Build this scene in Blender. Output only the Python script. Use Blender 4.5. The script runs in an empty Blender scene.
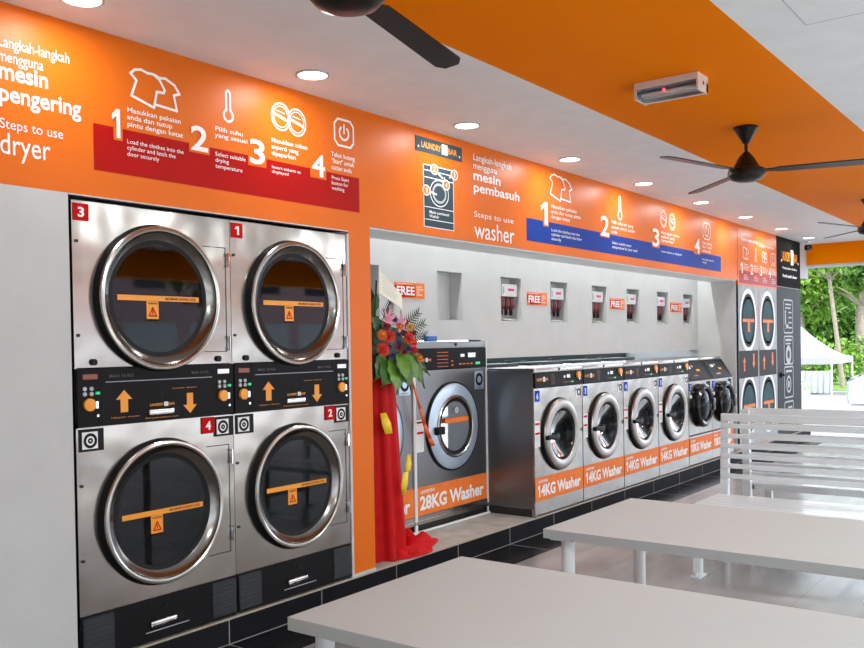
import bpy, bmesh, math, random
from mathutils import Vector, Matrix
C = bpy.context.scene
COL = C.collection
R = math.radians
PI = math.pi
rnd = random.Random(7)

# ---------------------------------------------------------------- camera
yaw, pitch, roll, FPX, CY = 0.638503746, -0.0143756918, -0.016273619, 900.98, 33.3
F = Vector((math.cos(yaw) * math.cos(pitch), math.sin(yaw) * math.cos(pitch), math.sin(pitch)))
rt = F.cross(Vector((0, 0, 1))).normalized()
up = rt.cross(F)
rt2 = rt * math.cos(roll) + up * math.sin(roll)
up2 = up * math.cos(roll) - rt * math.sin(roll)
cd = bpy.data.cameras.new('camera')
cam = bpy.data.objects.new('camera', cd)
COL.objects.link(cam)
cam.matrix_world = Matrix(((rt2.x, up2.x, -F.x, 0), (rt2.y, up2.y, -F.y, 0), (rt2.z, up2.z, -F.z, 1.47), (0, 0, 0, 1)))
cd.sensor_width = 36
cd.lens = FPX / 864 * 36
cd.shift_y = CY / 864
cd.clip_start = .05
cd.clip_end = 300
C.camera = cam

# ---------------------------------------------------------------- world, sun, exposure
W = bpy.data.worlds.new('world')
C.world = W
W.use_nodes = True
bg = W.node_tree.nodes['Background']
bg.inputs[0].default_value = (.84, .94, 1.06, 1)
bg.inputs[1].default_value = 2.8
sd = bpy.data.lights.new('sun', 'SUN')
sd.energy = 3.6
sd.angle = R(3)
sd.color = (1, .96, .88)
sun = bpy.data.objects.new('sun', sd)
COL.objects.link(sun)
sun.rotation_euler = (R(28), R(-22), 0)
C.view_settings.view_transform = 'Standard'
C.view_settings.look = 'None'
C.view_settings.gamma = 1
C.view_settings.use_curve_mapping = False
C.view_settings.exposure = 0.43
DOWNLIGHT_W, FILL_W, COVE_W = 3.5, 62, 44


# ---------------------------------------------------------------- materials
def mat(name, col, rough=.5, metal=0, noise=.03, nscale=6, emit=0, spec=.5, coat=0, stretch=None, bump=0, bscale=40):
    m = bpy.data.materials.new(name)
    m.use_nodes = True
    nt = m.node_tree
    b = nt.nodes['Principled BSDF']
    b.inputs['Roughness'].default_value = rough
    b.inputs['Metallic'].default_value = metal
    b.inputs['Specular IOR Level'].default_value = spec
    b.inputs['Coat Weight'].default_value = coat
    b.inputs['Coat Roughness'].default_value = .08
    tc = nt.nodes.new('ShaderNodeTexCoord')
    mp = nt.nodes.new('ShaderNodeMapping')
    nt.links.new(tc.outputs['Object'], mp.inputs[0])
    if stretch: mp.inputs['Scale'].default_value = stretch
    n = nt.nodes.new('ShaderNodeTexNoise')
    n.inputs['Scale'].default_value = nscale
    n.inputs['Detail'].default_value = 4
    nt.links.new(mp.outputs[0], n.inputs['Vector'])
    cr = nt.nodes.new('ShaderNodeValToRGB')
    cr.color_ramp.elements[0].position = .3
    cr.color_ramp.elements[1].position = .7
    cr.color_ramp.elements[0].color = tuple(max(0, c * (1 - noise)) for c in col) + (1,)
    cr.color_ramp.elements[1].color = tuple(min(1, c * (1 + noise)) for c in col) + (1,)
    nt.links.new(n.outputs['Fac'], cr.inputs[0])
    nt.links.new(cr.outputs[0], b.inputs['Base Color'])
    if emit:
        nt.links.new(cr.outputs[0], b.inputs['Emission Color'])
        b.inputs['Emission Strength'].default_value = emit
    if bump:
        n2 = nt.nodes.new('ShaderNodeTexNoise')
        n2.inputs['Scale'].default_value = bscale
        nt.links.new(mp.outputs[0], n2.inputs['Vector'])
        bp = nt.nodes.new('ShaderNodeBump')
        bp.inputs['Strength'].default_value = bump
        bp.inputs['Distance'].default_value = .02
        nt.links.new(n2.outputs['Fac'], bp.inputs['Height'])
        nt.links.new(bp.outputs[0], b.inputs['Normal'])
    return m


def glass_mat(name, tint, gloss=.04, mixv=.35):
    m = bpy.data.materials.new(name)
    m.use_nodes = True
    nt = m.node_tree
    nt.nodes.clear()
    o = nt.nodes.new('ShaderNodeOutputMaterial')
    t = nt.nodes.new('ShaderNodeBsdfTransparent')
    t.inputs[0].default_value = tint + (1,)
    g = nt.nodes.new('ShaderNodeBsdfGlossy')
    g.inputs['Roughness'].default_value = gloss
    g.inputs[0].default_value = (.9, .95, 1, 1)
    fr = nt.nodes.new('ShaderNodeFresnel')
    fr.inputs[0].default_value = mixv
    mx = nt.nodes.new('ShaderNodeMixShader')
    nt.links.new(fr.outputs[0], mx.inputs[0])
    nt.links.new(t.outputs[0], mx.inputs[1])
    nt.links.new(g.outputs[0], mx.inputs[2])
    nt.links.new(mx.outputs[0], o.inputs[0])
    return m


def tile_mat(name, c1, c2, mortar, bw, bh, ms, rough, offset=0, shift=(0, 0, 0), rot=(0, 0, 0), nscale=(1, 1, 1), namt=.5, spec=.5):
    m = bpy.data.materials.new(name)
    m.use_nodes = True
    nt = m.node_tree
    b = nt.nodes['Principled BSDF']
    tc = nt.nodes.new('ShaderNodeTexCoord')
    mp = nt.nodes.new('ShaderNodeMapping')
    mp.inputs['Location'].default_value = shift
    mp.inputs['Rotation'].default_value = rot
    nt.links.new(tc.outputs['Object'], mp.inputs[0])
    br = nt.nodes.new('ShaderNodeTexBrick')
    br.offset = offset
    br.inputs['Scale'].default_value = 1
    br.inputs['Brick Width'].default_value = bw
    br.inputs['Row Height'].default_value = bh
    br.inputs['Mortar Size'].default_value = ms
    br.inputs['Mortar Smooth'].default_value = .1
    br.inputs['Color1'].default_value = c1 + (1,)
    br.inputs['Color2'].default_value = c2 + (1,)
    br.inputs['Mortar'].default_value = mortar + (1,)
    nt.links.new(mp.outputs[0], br.inputs['Vector'])
    mp2 = nt.nodes.new('ShaderNodeMapping')
    mp2.inputs['Scale'].default_value = nscale
    nt.links.new(tc.outputs['Object'], mp2.inputs[0])
    n = nt.nodes.new('ShaderNodeTexNoise')
    n.inputs['Scale'].default_value = 3
    n.inputs['Detail'].default_value = 7
    nt.links.new(mp2.outputs[0], n.inputs['Vector'])
    mr = nt.nodes.new('ShaderNodeMapRange')
    mr.inputs['From Min'].default_value = .3
    mr.inputs['From Max'].default_value = .7
    mr.inputs['To Min'].default_value = 1 - namt / 2
    mr.inputs['To Max'].default_value = 1 + namt / 2
    nt.links.new(n.outputs['Fac'], mr.inputs[0])
    mx = nt.nodes.new('ShaderNodeMix')
    mx.data_type = 'RGBA'
    mx.blend_type = 'MULTIPLY'
    mx.inputs[0].default_value = 1
    nt.links.new(br.outputs['Color'], mx.inputs[6])
    nt.links.new(mr.outputs[0], mx.inputs[7])
    nt.links.new(mx.outputs[2], b.inputs['Base Color'])
    b.inputs['Roughness'].default_value = rough
    b.inputs['Specular IOR Level'].default_value = spec
    return m


M = dict(
    white=mat('white_paint', (.555, .56, .545), .6),
    ceil=mat('ceiling_paint', (.88, .92, .93), .7),
    orange=mat('orange_vinyl', (.75, .15, .005), .40, noise=.02, spec=.26),
    oceil=mat('orange_ceiling_paint', (1.0, .24, .000), .5, noise=.03, nscale=2, spec=.02),
    steel=mat('stainless_steel', (.36, .338, .31), .20, 1, noise=.22, nscale=2.2, bump=.9, bscale=2.2),
    steel_side=mat('steel_side_panel', (.20, .205, .21), .34, 1, noise=.08, nscale=2),
    ring=mat('polished_ring', (.47, .45, .42), .22, 1, noise=.02),
    darkring=mat('dark_inner_rim', (.20, .185, .17), .18, 1, noise=.02),
    dullring=mat('brushed_ring', (.36, .335, .31), .30, 1, noise=.05),
    bluering=mat('blue_grey_ring', (.50, .62, .74), .32, .55, noise=.12, nscale=5),
    panel=mat('black_panel', (.011, .010, .011), .5, spec=.10),
    black=mat('black_rubber', (.008, .008, .009), .5, spec=.2),
    blackgloss=mat('black_gloss_plastic', (.008, .008, .009), .14, spec=.4),
    grille=mat('dark_grille', (.022, .027, .03), .5),
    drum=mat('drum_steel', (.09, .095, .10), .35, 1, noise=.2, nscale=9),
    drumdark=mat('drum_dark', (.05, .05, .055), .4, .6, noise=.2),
    osticker=mat('orange_sticker', (.84, .20, .035), .5, spec=.2, noise=.08, nscale=14),
    oamber=mat('amber_sticker', (.90, .33, .02), .4),
    wsticker=mat('white_sticker', (.82, .82, .82), .45),
    letter=mat('white_letter', (.86, .86, .85), .4, noise=.01),
    cream=mat('cream_card', (.80, .76, .62), .6),
    red=mat('red_banner_vinyl', (.42, .006, .004), .4, spec=.12),
    redst=mat('red_sticker', (.50, .008, .008), .5, spec=.04),
    blue=mat('blue_banner_vinyl', (.003, .045, .30), .4, spec=.12),
    bluest=mat('blue_sticker', (.012, .06, .50), .5, spec=.04),
    bluebox=mat('blue_box_card', (.02, .12, .42), .5),
    slate=mat('slate_print', (.050, .080, .100), .6, spec=.04),
    slatel=mat('light_slate_print', (.42, .47, .50), .6, spec=.15, noise=.15, nscale=4),
    teal=mat('teal_print', (.02, .075, .09), .6, spec=.15, noise=.4, nscale=6),
    charcoal=mat('charcoal_board', (.016, .016, .017), .7, spec=.02),
    doorgrey=mat('grey_door_film', (.050, .054, .060), .5, spec=.05),
    gline=mat('grey_line', (.46, .48, .50), .5),
    chrome=mat('chrome', (.85, .85, .85), .08, 1, noise=0),
    led=mat('downlight_lens', (1, .985, .97), .4, emit=5.0, noise=0),
    green=mat('green_button', (.01, .55, .20), .3, emit=.35),
    disp=mat('display_white', (.75, .8, .8), .3, emit=.3),
    dispo=mat('display_amber', (.25, .05, .01), .2),
    tabletop=mat('white_laminate', (.475, .487, .473), .42, noise=.01),
    tableleg=mat('white_metal', (.78, .78, .78), .3),
    bench=mat('bench_white_enamel', (.70, .735, .745), .25, noise=.01, coat=.3),
    fan=mat('fan_black_metal', (.012, .010, .010), .28, .3),
    lampbody=mat('lamp_housing', (.72, .66, .62), .4),
    tube=mat('fluorescent_tube', (.75, .78, .80), .2),
    redled=mat('red_indicator', (1, .08, .10), .4, emit=1.5),
    redcloth=mat('red_satin', (.50, .002, .003), .55, spec=.15, noise=.12, nscale=9, bump=.15, bscale=14),
    yellow=mat('yellow_ribbon', (.90, .60, .02), .4),
    oribbon=mat('orange_ribbon', (.62, .09, .01), .5),
    leaf=mat('leaf_green', (.035, .12, .012), .35, noise=.4, nscale=15),
    leafl=mat('light_leaf', (.09, .22, .015), .35, noise=.4, nscale=20),
    frond=mat('dark_frond', (.02, .06, .02), .5),
    fred=mat('petal_red', (.80, .02, .004), .5),
    forange=mat('petal_orange', (.90, .20, .02), .5),
    fyellow=mat('petal_yellow', (.92, .50, .05), .5),
    fpink=mat('petal_pink', (.75, .35, .42), .5),
    fpurple=mat('petal_purple', (.10, .05, .28), .5),
    fdark=mat('petal_crimson', (.30, .01, .03), .5),
    maroon=mat('maroon_bottle', (.13, .008, .012), .25),
    pink=mat('pink_mark', (.75, .03, .18), .4),
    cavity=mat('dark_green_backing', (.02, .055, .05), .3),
    concrete=mat('platform_screed', (.36, .34, .31), .45, noise=.22, nscale=9),
    edge=mat('beige_edge_trim', (.45, .38, .31), .4),
    kick=mat('kick_black', (.012, .012, .012), .5),
    asphalt=mat('pale_paving', (.20, .195, .195), .8, noise=.08),
    pale=mat('pale_bounce_ground', (.70, .71, .70), .8, noise=.05),
    faintgrey=mat('faint_grey_print', (.09, .09, .095), .5),
    grass=mat('grass', (.12, .24, .03), .9, noise=.35, nscale=3),
    tent=mat('tent_canvas', (.32, .33, .40), .7),
    drape=mat('grey_drape', (.42, .45, .46), .8, noise=.2, nscale=3, stretch=(6, 6, .3)),
    carwhite=mat('car_white_paint', (.40, .42, .46), .15, coat=1),
    cargl=mat('car_glass', (.05, .12, .20), .06),
    tyre=mat('tyre_rubber', (.012, .012, .014), .7),
    bark=mat('bark', (.30, .24, .19), .9, noise=.25, nscale=8, bump=.4),
    foliage=mat('foliage_leaves', (.075, .17, .018), .6, noise=.55, nscale=1.7),
    foliage2=mat('bright_foliage', (.17, .31, .035), .6, noise=.45, nscale=1.9),
    shop=mat('pink_shop_wall', (.55, .36, .36), .8),
    window=mat('window_dark', (.05, .06, .08), .1),
    column=mat('grey_column_paint', (.55, .55, .55), .5),
    roof=mat('shop_roof', (.20, .13, .11), .8),
)
M['doorglass'] = glass_mat('smoked_door_glass', (.12, .125, .13), .03, 1.45)
M['washglass'] = glass_mat('clear_door_glass', (.40, .42, .45), .05, 1.18)
M['lampcover'] = glass_mat('clear_lamp_cover', (.98, .98, .99), .08, 1.15)
M['blacktile'] = tile_mat('black_floor_tile', (.012, .012, .014), (.018, .018, .020), (.30, .30, .29), .66, .34, .0035, .18,
                          shift=(-2.955, -3.13, 0), namt=.3, spec=.04)
M['blackface'] = tile_mat('black_plinth_tile', (.012, .012, .014), (.018, .018, .020), (.28, .28, .27), .66, .4, .0035, .5,
                          shift=(-2.955, 0, 0), namt=.3, spec=.03)
M['floortile'] = tile_mat('grey_floor_tile', (.275, .268, .258), (.29, .283, .272), (.19, .185, .178), 1.2, .6, .003, .24, offset=.5,
                          shift=(-.55, -1.37, 0), nscale=(.35, 1.6, 1), namt=.45)


# ---------------------------------------------------------------- helpers
def tag(o, label=None, cat=None, group=None, kind=None):
    if label: o['label'] = label
    if cat: o['category'] = cat
    if group: o['group'] = group
    if kind: o['kind'] = kind
    return o


def thing(name, label, cat, loc=(0, 0, 0), rz=0, group=None):
    o = bpy.data.objects.new(name, None)
    o.empty_display_size = .1
    COL.objects.link(o)
    o.location = loc
    o.rotation_euler = (0, 0, rz)
    return tag(o, label, cat, group)


class MB:
    def __init__(s):
        s.bm = bmesh.new()

    def box(s, x0, x1, y0, y1, z0, z1, bev=0):
        vs = [s.bm.verts.new((x, y, z)) for x in (x0, x1) for y in (y0, y1) for z in (z0, z1)]
        fs = [s.bm.faces.new([vs[i] for i in f]) for f in
              ((0, 1, 3, 2), (4, 6, 7, 5), (0, 4, 5, 1), (2, 3, 7, 6), (0, 2, 6, 4), (1, 5, 7, 3))]
        if bev:
            es = list({e for f in fs for e in f.edges})
            bmesh.ops.bevel(s.bm, geom=es, offset=bev, segments=2, profile=.6, affect='EDGES')
        return s

    def quad(s, a, b, c, d):
        s.bm.faces.new([s.bm.verts.new(p) for p in (a, b, c, d)])
        return s

    def lathe(s, cx, cy, cz, prof, axis='Y', seg=48, a0=0, a1=2 * PI, sx=1, sz=1):
        """prof: list of (radius, distance along +axis)."""
        full = abs(a1 - a0 - 2 * PI) < 1e-6
        n = seg if full else seg + 1
        rings = []
        for r, h in prof:
            ring = []
            for i in range(n):
                a = a0 + (a1 - a0) * i / seg
                u, v = r * math.cos(a) * sx, r * math.sin(a) * sz
                p = (cx + u, cy + h, cz + v) if axis == 'Y' else ((cx + u, cy + v, cz + h) if axis == 'Z' else (cx + h, cy + u, cz + v))
                ring.append(s.bm.verts.new(p))
            rings.append(ring)
        for A, B in zip(rings[:-1], rings[1:]):
            for i in range(seg):
                j = (i + 1) % n
                s.bm.faces.new((A[i], A[j], B[j], B[i]))
        return s

    def disc(s, cx, cy, cz, r, axis='Y', seg=32, sx=1, sz=1):
        vs = []
        for i in range(seg):
            a = 2 * PI * i / seg
            u, v = r * math.cos(a) * sx, r * math.sin(a) * sz
            vs.append(s.bm.verts.new((cx + u, cy, cz + v) if axis == 'Y' else ((cx + u, cy + v, cz) if axis == 'Z' else (cx, cy + u, cz + v))))
        s.bm.faces.new(vs)
        return s

    def cyl(s, a, b, r, r2=None, seg=16, cap=True):
        a, b = Vector(a), Vector(b)
        r2 = r if r2 is None else r2
        d = (b - a).normalized()
        t = d.orthogonal().normalized()
        w = d.cross(t)
        A, B = [], []
        for i in range(seg):
            q = 2 * PI * i / seg
            e = t * math.cos(q) + w * math.sin(q)
            A.append(s.bm.verts.new(a + e * r))
            B.append(s.bm.verts.new(b + e * r2))
        for i in range(seg):
            j = (i + 1) % seg
            s.bm.faces.new((A[i], A[j], B[j], B[i]))
        if cap:
            s.bm.faces.new(A[::-1])
            s.bm.faces.new(B)
        return s

    def tube(s, pts, r, seg=8, closed=False):
        pts = [Vector(p) for p in pts]
        n = len(pts)
        rings = []
        for i, p in enumerate(pts):
            d = (pts[(i + 1) % n] - pts[i - 1]) if closed else (pts[min(i + 1, n - 1)] - pts[max(i - 1, 0)])
            d.normalize()
            t = d.cross(Vector((0, 1, .01)))
            if t.length < .05: t = d.cross(Vector((1, 0, .01)))
            t.normalize()
            w = d.cross(t)
            rr = r[i] if isinstance(r, (list, tuple)) else r
            rings.append([s.bm.verts.new(p + (t * math.cos(2 * PI * k / seg) + w * math.sin(2 * PI * k / seg)) * rr) for k in range(seg)])
        for i in range(n if closed else n - 1):
            A, B = rings[i], rings[(i + 1) % n]
            for k in range(seg):
                j = (k + 1) % seg
                s.bm.faces.new((A[k], A[j], B[j], B[k]))
        if not closed:
            s.bm.faces.new(rings[0][::-1])
            s.bm.faces.new(rings[-1])
        return s

    def plate_hole(s, x0, x1, z0, z1, cx, cz, r, y, seg=64):
        ang = sorted({2 * PI * i / seg for i in range(seg)} | {math.atan2(z - cz, x - cx) % (2 * PI) for x in (x0, x1) for z in (z0, z1)})
        inn, out = [], []
        for a in ang:
            c, q = math.cos(a), math.sin(a)
            t = min([((x1 if c > 0 else x0) - cx) / c if abs(c) > 1e-9 else 1e9, ((z1 if q > 0 else z0) - cz) / q if abs(q) > 1e-9 else 1e9])
            inn.append(s.bm.verts.new((cx + r * c, y, cz + r * q)))
            out.append(s.bm.verts.new((cx + t * c, y, cz + t * q)))
        n = len(ang)
        for i in range(n):
            j = (i + 1) % n
            s.bm.faces.new((inn[i], out[i], out[j], inn[j]))
        return s

    def prism(s, pts, y0, y1):
        """outline pts (x,z) extruded from y0 to y1"""
        A = [s.bm.verts.new((x, y0, z)) for x, z in pts]
        B = [s.bm.verts.new((x, y1, z)) for x, z in pts]
        s.bm.faces.new(A)
        s.bm.faces.new(B[::-1])
        for i in range(len(pts)):
            j = (i + 1) % len(pts)
            s.bm.faces.new((A[j], A[i], B[i], B[j]))
        return s

    def line(s, pts, w, y, closed=False):
        """flat stroke in the xz plane at y (a printed outline)"""
        n = len(pts)
        for i in range(n if closed else n - 1):
            a, b = Vector(pts[i]), Vector(pts[(i + 1) % n])
            d = (b - a)
            if d.length < 1e-6: continue
            d = d.normalized()
            p = Vector((-d.y, d.x)) * w / 2
            e = d * w * .35
            q = [a - e + p, b + e + p, b + e - p, a - e - p]
            yk = y - .00025 * (i % 3)
            s.bm.faces.new([s.bm.verts.new((v.x, yk, v.y)) for v in q])
        return s

    def circle(s, cx, cz, r, w, y, sx=1, seg=28, a0=0, a1=2 * PI):
        pts = [(cx + r * sx * math.cos(a0 + (a1 - a0) * i / seg), cz + r * math.sin(a0 + (a1 - a0) * i / seg)) for i in range(seg + (0 if a1 - a0 > 6.28 else 1))]
        return s.line(pts, w, y, closed=a1 - a0 > 6.28)

    def text(s, body, x0, x1, z0, z1, y, bold=0, space=1.0):
        if body == '1':
            w, h = x1 - x0, z1 - z0
            pts = [(.52, 0), (.95, 0), (.95, 1), (.55, 1), (.05, .80), (.05, .60), (.52, .76)]
            s.bm.faces.new([s.bm.verts.new((x0 + a * w, y, z0 + b * h)) for a, b in pts])
            return s
        V, P = text_shape(body, bold, space)
        ax, bx = min(v[0] for v in V), max(v[0] for v in V)
        az, bz = min(v[1] for v in V), max(v[1] for v in V)
        vs = [s.bm.verts.new((x0 + (v[0] - ax) / (bx - ax) * (x1 - x0), y, z0 + (v[1] - az) / (bz - az) * (z1 - z0))) for v in V]
        for p in P:
            try: s.bm.faces.new([vs[i] for i in p])
            except ValueError: pass
        return s

    def build(s, name, material, parent=None, smooth=True, recalc=True, loc=None):
        if recalc: bmesh.ops.recalc_face_normals(s.bm, faces=s.bm.faces)
        me = bpy.data.meshes.new(name)
        s.bm.to_mesh(me)
        s.bm.free()
        if smooth:
            me.shade_smooth()
            me.set_sharp_from_angle(angle=R(32))
        me.materials.append(M[material] if isinstance(material, str) else material)
        o = bpy.data.objects.new(name, me)
        COL.objects.link(o)
        if parent: o.parent = parent
        if loc: o.location = loc
        return o


_tc = {}


def text_shape(body, bold, space):
    k = (body, bold, space)
    if k not in _tc:
        cu = bpy.data.curves.new('t', 'FONT')
        cu.body = body
        cu.offset = bold
        cu.resolution_u = 3
        cu.space_line = space
        o = bpy.data.objects.new('t', cu)
        me = bpy.data.meshes.new_from_object(o)
        _tc[k] = ([(v.co.x, v.co.y) for v in me.vertices], [tuple(p.vertices) for p in me.polygons])
        bpy.data.meshes.remove(me)
        bpy.data.objects.remove(o)
        bpy.data.curves.remove(cu)
    return _tc[k]


def dup(root, label=None, group=None, loc=None, rz=None, cat=None):
    kids = {}
    for o in bpy.data.objects:
        if o.parent: kids.setdefault(o.parent.name, []).append(o)

    def cp(o, par):
        c = o.copy()
        COL.objects.link(c)
        if par: c.parent = par
        for k in kids.get(o.name, []): cp(k, c)
        return c
    r = cp(root, None)
    if label: r['label'] = label
    if group: r['group'] = group
    if loc: r.location = loc
    if rz is not None: r.rotation_euler = (0, 0, rz)
    return r


def struct(mb, name, material, parent=None, **k):
    o = mb.build(name, material, parent, **k)
    if not parent: o['kind'] = 'structure'
    return o


D = 3.472          # front plane of the machine wall
P = .13            # platform height
# ---------------------------------------------------------------- structure
struct(MB().box(-2.6, 14.3, -3.6, 3.13, -.1, 0), 'floor', 'floortile', smooth=False)
o = struct(MB().box(-2.6, 14.3, 3.13, 3.50, -.1, 0), 'floor', 'blacktile', smooth=False)
pl = struct(MB().box(-2.6, 14.1, 3.50, 4.95, 0, P), 'floor', 'concrete', smooth=False)
fm = MB()
fm.bm.faces.new([fm.bm.verts.new(p) for p in ((-2.6, P - .002, 0), (14.1, P - .002, 0), (14.1, 0, 0), (-2.6, 0, 0))])
fm = MB().box(-2.6, 14.1, 0, P - .008, 0, .03)
fo = fm.build('plinth_tiles', 'blackface', pl, smooth=False)
fo.rotation_euler = (R(90), 0, 0)
fo.location = (0, 3.50, 0)
MB().box(-2.6, 14.1, 3.468, 3.50, P - .008, P + .002).build('edge_trim', 'edge', pl, smooth=False)

ce = struct(MB().box(-2.6, 14.3, -3.6, 1.27, 2.85, 2.95).box(-2.6, 14.3, 2.42, 4.95, 2.85, 2.95).box(-2.6, 14.3, 1.27, 2.42, 2.87, 2.95), 'ceiling', 'ceil', smooth=False)
MB().box(-2.6, 14.3, 1.27, 2.42, 2.849, 2.869).build('orange_panel', 'oceil', ce, smooth=False)
MB().box(3.0, 4.20, 1.033, 1.038, 2.8492, 2.851).box(4.197, 4.202, -1.4, 1.038, 2.8492, 2.851).build('access_panel_seam', 'gline', ce, smooth=False)

wl = struct(MB().box(-2.6, 2.118, D, D + .12, P + .002, 2.13).box(2.118, 2.137, D, D + .9, P + .002, 2.13).box(-2.6, 4.08, D + .01, D + .11, 2.17, 2.85)
            .box(4.08, 13.6, D + .008, D + .31, 2.17, 2.35).box(4.08, 14.1, D + .01, D + .11, 2.35, 2.85)
            .box(3.89, 4.08, D + .01, 4.9, P + .002, 2.17).box(3.885, 4.082, D - .004, D + .05, P + .002, .148)
            .box(10.81, 13.6, D + .02, D + .12, P + .002, 2.85).box(13.48, 13.6, D + .01, 4.9, P + .002, 2.85), 'wall_left', 'white', smooth=False)
MB().box(-2.6, 12.42, D, D + .012, 2.173, 2.85).box(-2.6, 4.08, D, D + .012, 2.13, 2.173).box(3.885, 4.08, D, D + .012, .148, 2.13).build('orange_vinyl_band', 'orange', wl, smooth=False)
MB().box(4.083, 10.79, D + .013, D + .31, 2.164, 2.1695).build('soffit_lit_slab', 'ceil', wl, smooth=False)  # paler slab: the lit look of the soffit underside put into its colour
tr = struct(MB().box(2.137, 3.885, D - .004, D + .02, 2.124, 2.13).box(3.868, 3.885, D - .006, D + .02, P + .002, 2.112), 'trim_1', 'column', smooth=False)
MB().box(2.137, 3.867, D + .021, 4.2, 2.1225, 2.1295).box(2.137, 2.1405, D + .021, 4.2, P + .002, 2.1225).build('gap_shade_lining', 'black', tr, smooth=False)  # black sheets that paint the shade inside the gap around the dryers
MB().box(2.137, 3.868, D - .0045, D - .0002, 2.118, 2.1238).build('gap_shade_strip', 'black', tr, smooth=False)  # black strip standing in for the shadow gap over the dryers
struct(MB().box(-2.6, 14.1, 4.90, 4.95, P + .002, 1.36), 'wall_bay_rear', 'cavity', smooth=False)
# niche wall with openings
NX = [(4.58, 4.73), (5.40, 5.725)] + [(a, a + .325) for a in (6.285, 7.113, 7.935, 8.73, 9.525, 10.305)]
nw = MB()
YW = 3.95
xs = 4.08
segs = []
for a, b in NX:
    segs.append((xs, a)); xs = b
segs.append((xs, 10.81))
ZB, ZN0, ZN1, ZT = 1.35, 1.654, 2.016, 2.85
nw.box(4.08, 5.975, YW, YW + .12, 1.50, ZN0).box(5.975, 10.81, YW, YW + .12, ZB, ZN0).box(4.08, 10.81, YW, YW + .12, ZN1, ZT)
for a, b in segs: nw.box(a, b, YW, YW + .12, ZN0, ZN1)
nw.box(4.08, 10.81, YW + .12, YW + .2, 1.50, 2.4)
struct(nw, 'wall_bay_niches', 'white', smooth=False)
struct(MB().box(10.78, 10.84, D + .02, 4.9, P + .002, 2.85), 'wall_bay_end', 'white', smooth=False)
wb = struct(MB().box(-2.7, -2.6, -3.6, 4.95, -.1, 2.95), 'wall_back', 'white', smooth=False)
bm_ = struct(MB().box(14.0, 14.3, -3.6, 4.95, 2.545, 2.85), 'trim_2', 'oceil', smooth=False)
MB().box(13.99, 14.3, -3.6, 4.95, 2.52, 2.545).build('lower_edge', 'white', bm_, smooth=False)
bm_ = struct(MB().box(-2.6, 14.3, -3.9, -3.6, 2.45, 2.95), 'trim_3', 'oceil', smooth=False)
for i, x in enumerate((-2.5, 5.2, 14.0)):
    struct(MB().box(x, x + .3, -3.9, -3.6, -.1, 2.45, .01), 'trim_%d' % (4 + i), 'column', smooth=False)

# outdoor ground: paved forecourt falling away, lawn beyond
g = MB()
xs_ = [(-30, -.12), (14.3, -.12), (25, -.6), (45, -1.15), (47, -1.15)]
for (xa, za), (xb, zb) in zip(xs_[:-1], xs_[1:]):
    g.quad((xa, -12.5 if xa > 0 else -30, za), (xb, -12.5 if xa > 0 else -30, zb), (xb, 40, zb), (xa, 40, za))
g.quad((47, -30, -1.15), (140, -30, -.51), (140, 4, -.51), (47, 4, -1.15))
struct(g, 'ground_paving', 'asphalt', smooth=False)
struct(MB().box(-12, 18, -11.5, -3.9, -.13, -.10), 'ground_bounce_slab', 'pale', smooth=False)  # unseen pale ground, added to bounce daylight up to the ceiling
tag(MB().quad((47, 4, -1.14), (140, 4, -.5), (140, 60, -.5), (47, 60, -1.14)).build('lawn', 'grass', smooth=False), 'sunlit grass lawn behind the white tent', 'grass', kind='structure')


# ---------------------------------------------------------------- downlights
def downlight(x, y, label, w, first=[None, None]):
    key = 0
    if first[0] is None:
        t = thing('recessed_downlight', label, 'ceiling light', (x, y, 2.85), 0, 'round recessed downlights')
        MB().lathe(0, 0, 0, [(.086, 0), (.086, -.006), (.074, -.008), (.074, -.002)], 'Z', 40).build('bezel', 'white', t)
        MB().disc(0, 0, -.005, .074, 'Z', 40).build('lens', 'led', t)
        first[0] = t
    else:
        t = dup(first[0], label, loc=(x, y, 2.85))
    if w not in downlight.data:
        l = bpy.data.lights.new('downlight_lamp', 'AREA')
        l.shape = 'DISK'; l.size = .14; l.energy = w; l.color = (1, .99, .98) if w < 20 else (.88, .96, 1)
        downlight.data[w] = l
    lo = bpy.data.objects.new('lamp', downlight.data[w])
    COL.objects.link(lo)
    lo.location = (x, y, 2.838)
    return t, lo


downlight.data = {}
lights = []
for x, lab in [(2.05, 'recessed downlight cut by the top edge, above the dryer instructions'), (3.34, 'recessed downlight above the dryer token and start icons'),
               (4.725, 'recessed downlight above the washing machine diagram'), (6.10, 'recessed downlight above the first washer step with shirt icon'),
               (7.47, 'recessed downlight above the washer thermometer icon'), (8.88, 'recessed downlight above the washer token icon, third step'),
               (10.28, 'recessed downlight above the right end of the blue banner'), (11.70, 'recessed downlight above the far orange dryer poster'),
               (13.02, 'farthest recessed downlight, beside the black security camera')]:
    lights.append(downlight(x, 3.205, lab, DOWNLIGHT_W))
for x, wh in ((.6, 'nearest the back wall'), (3.4, 'over the near table end'), (6.2, 'level with the benches'), (9.0, 'level with the small washers'), (11.8, 'nearest the street beam')):
    lights.append(downlight(x, -1.6, 'added fill downlight out of frame, ' + wh, FILL_W))  # unseen row of lamps, added to fill the room with light
for t, lo in lights:
    wm = lo.location - t.location
    lo.parent = t
    lo.location = wm

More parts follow.
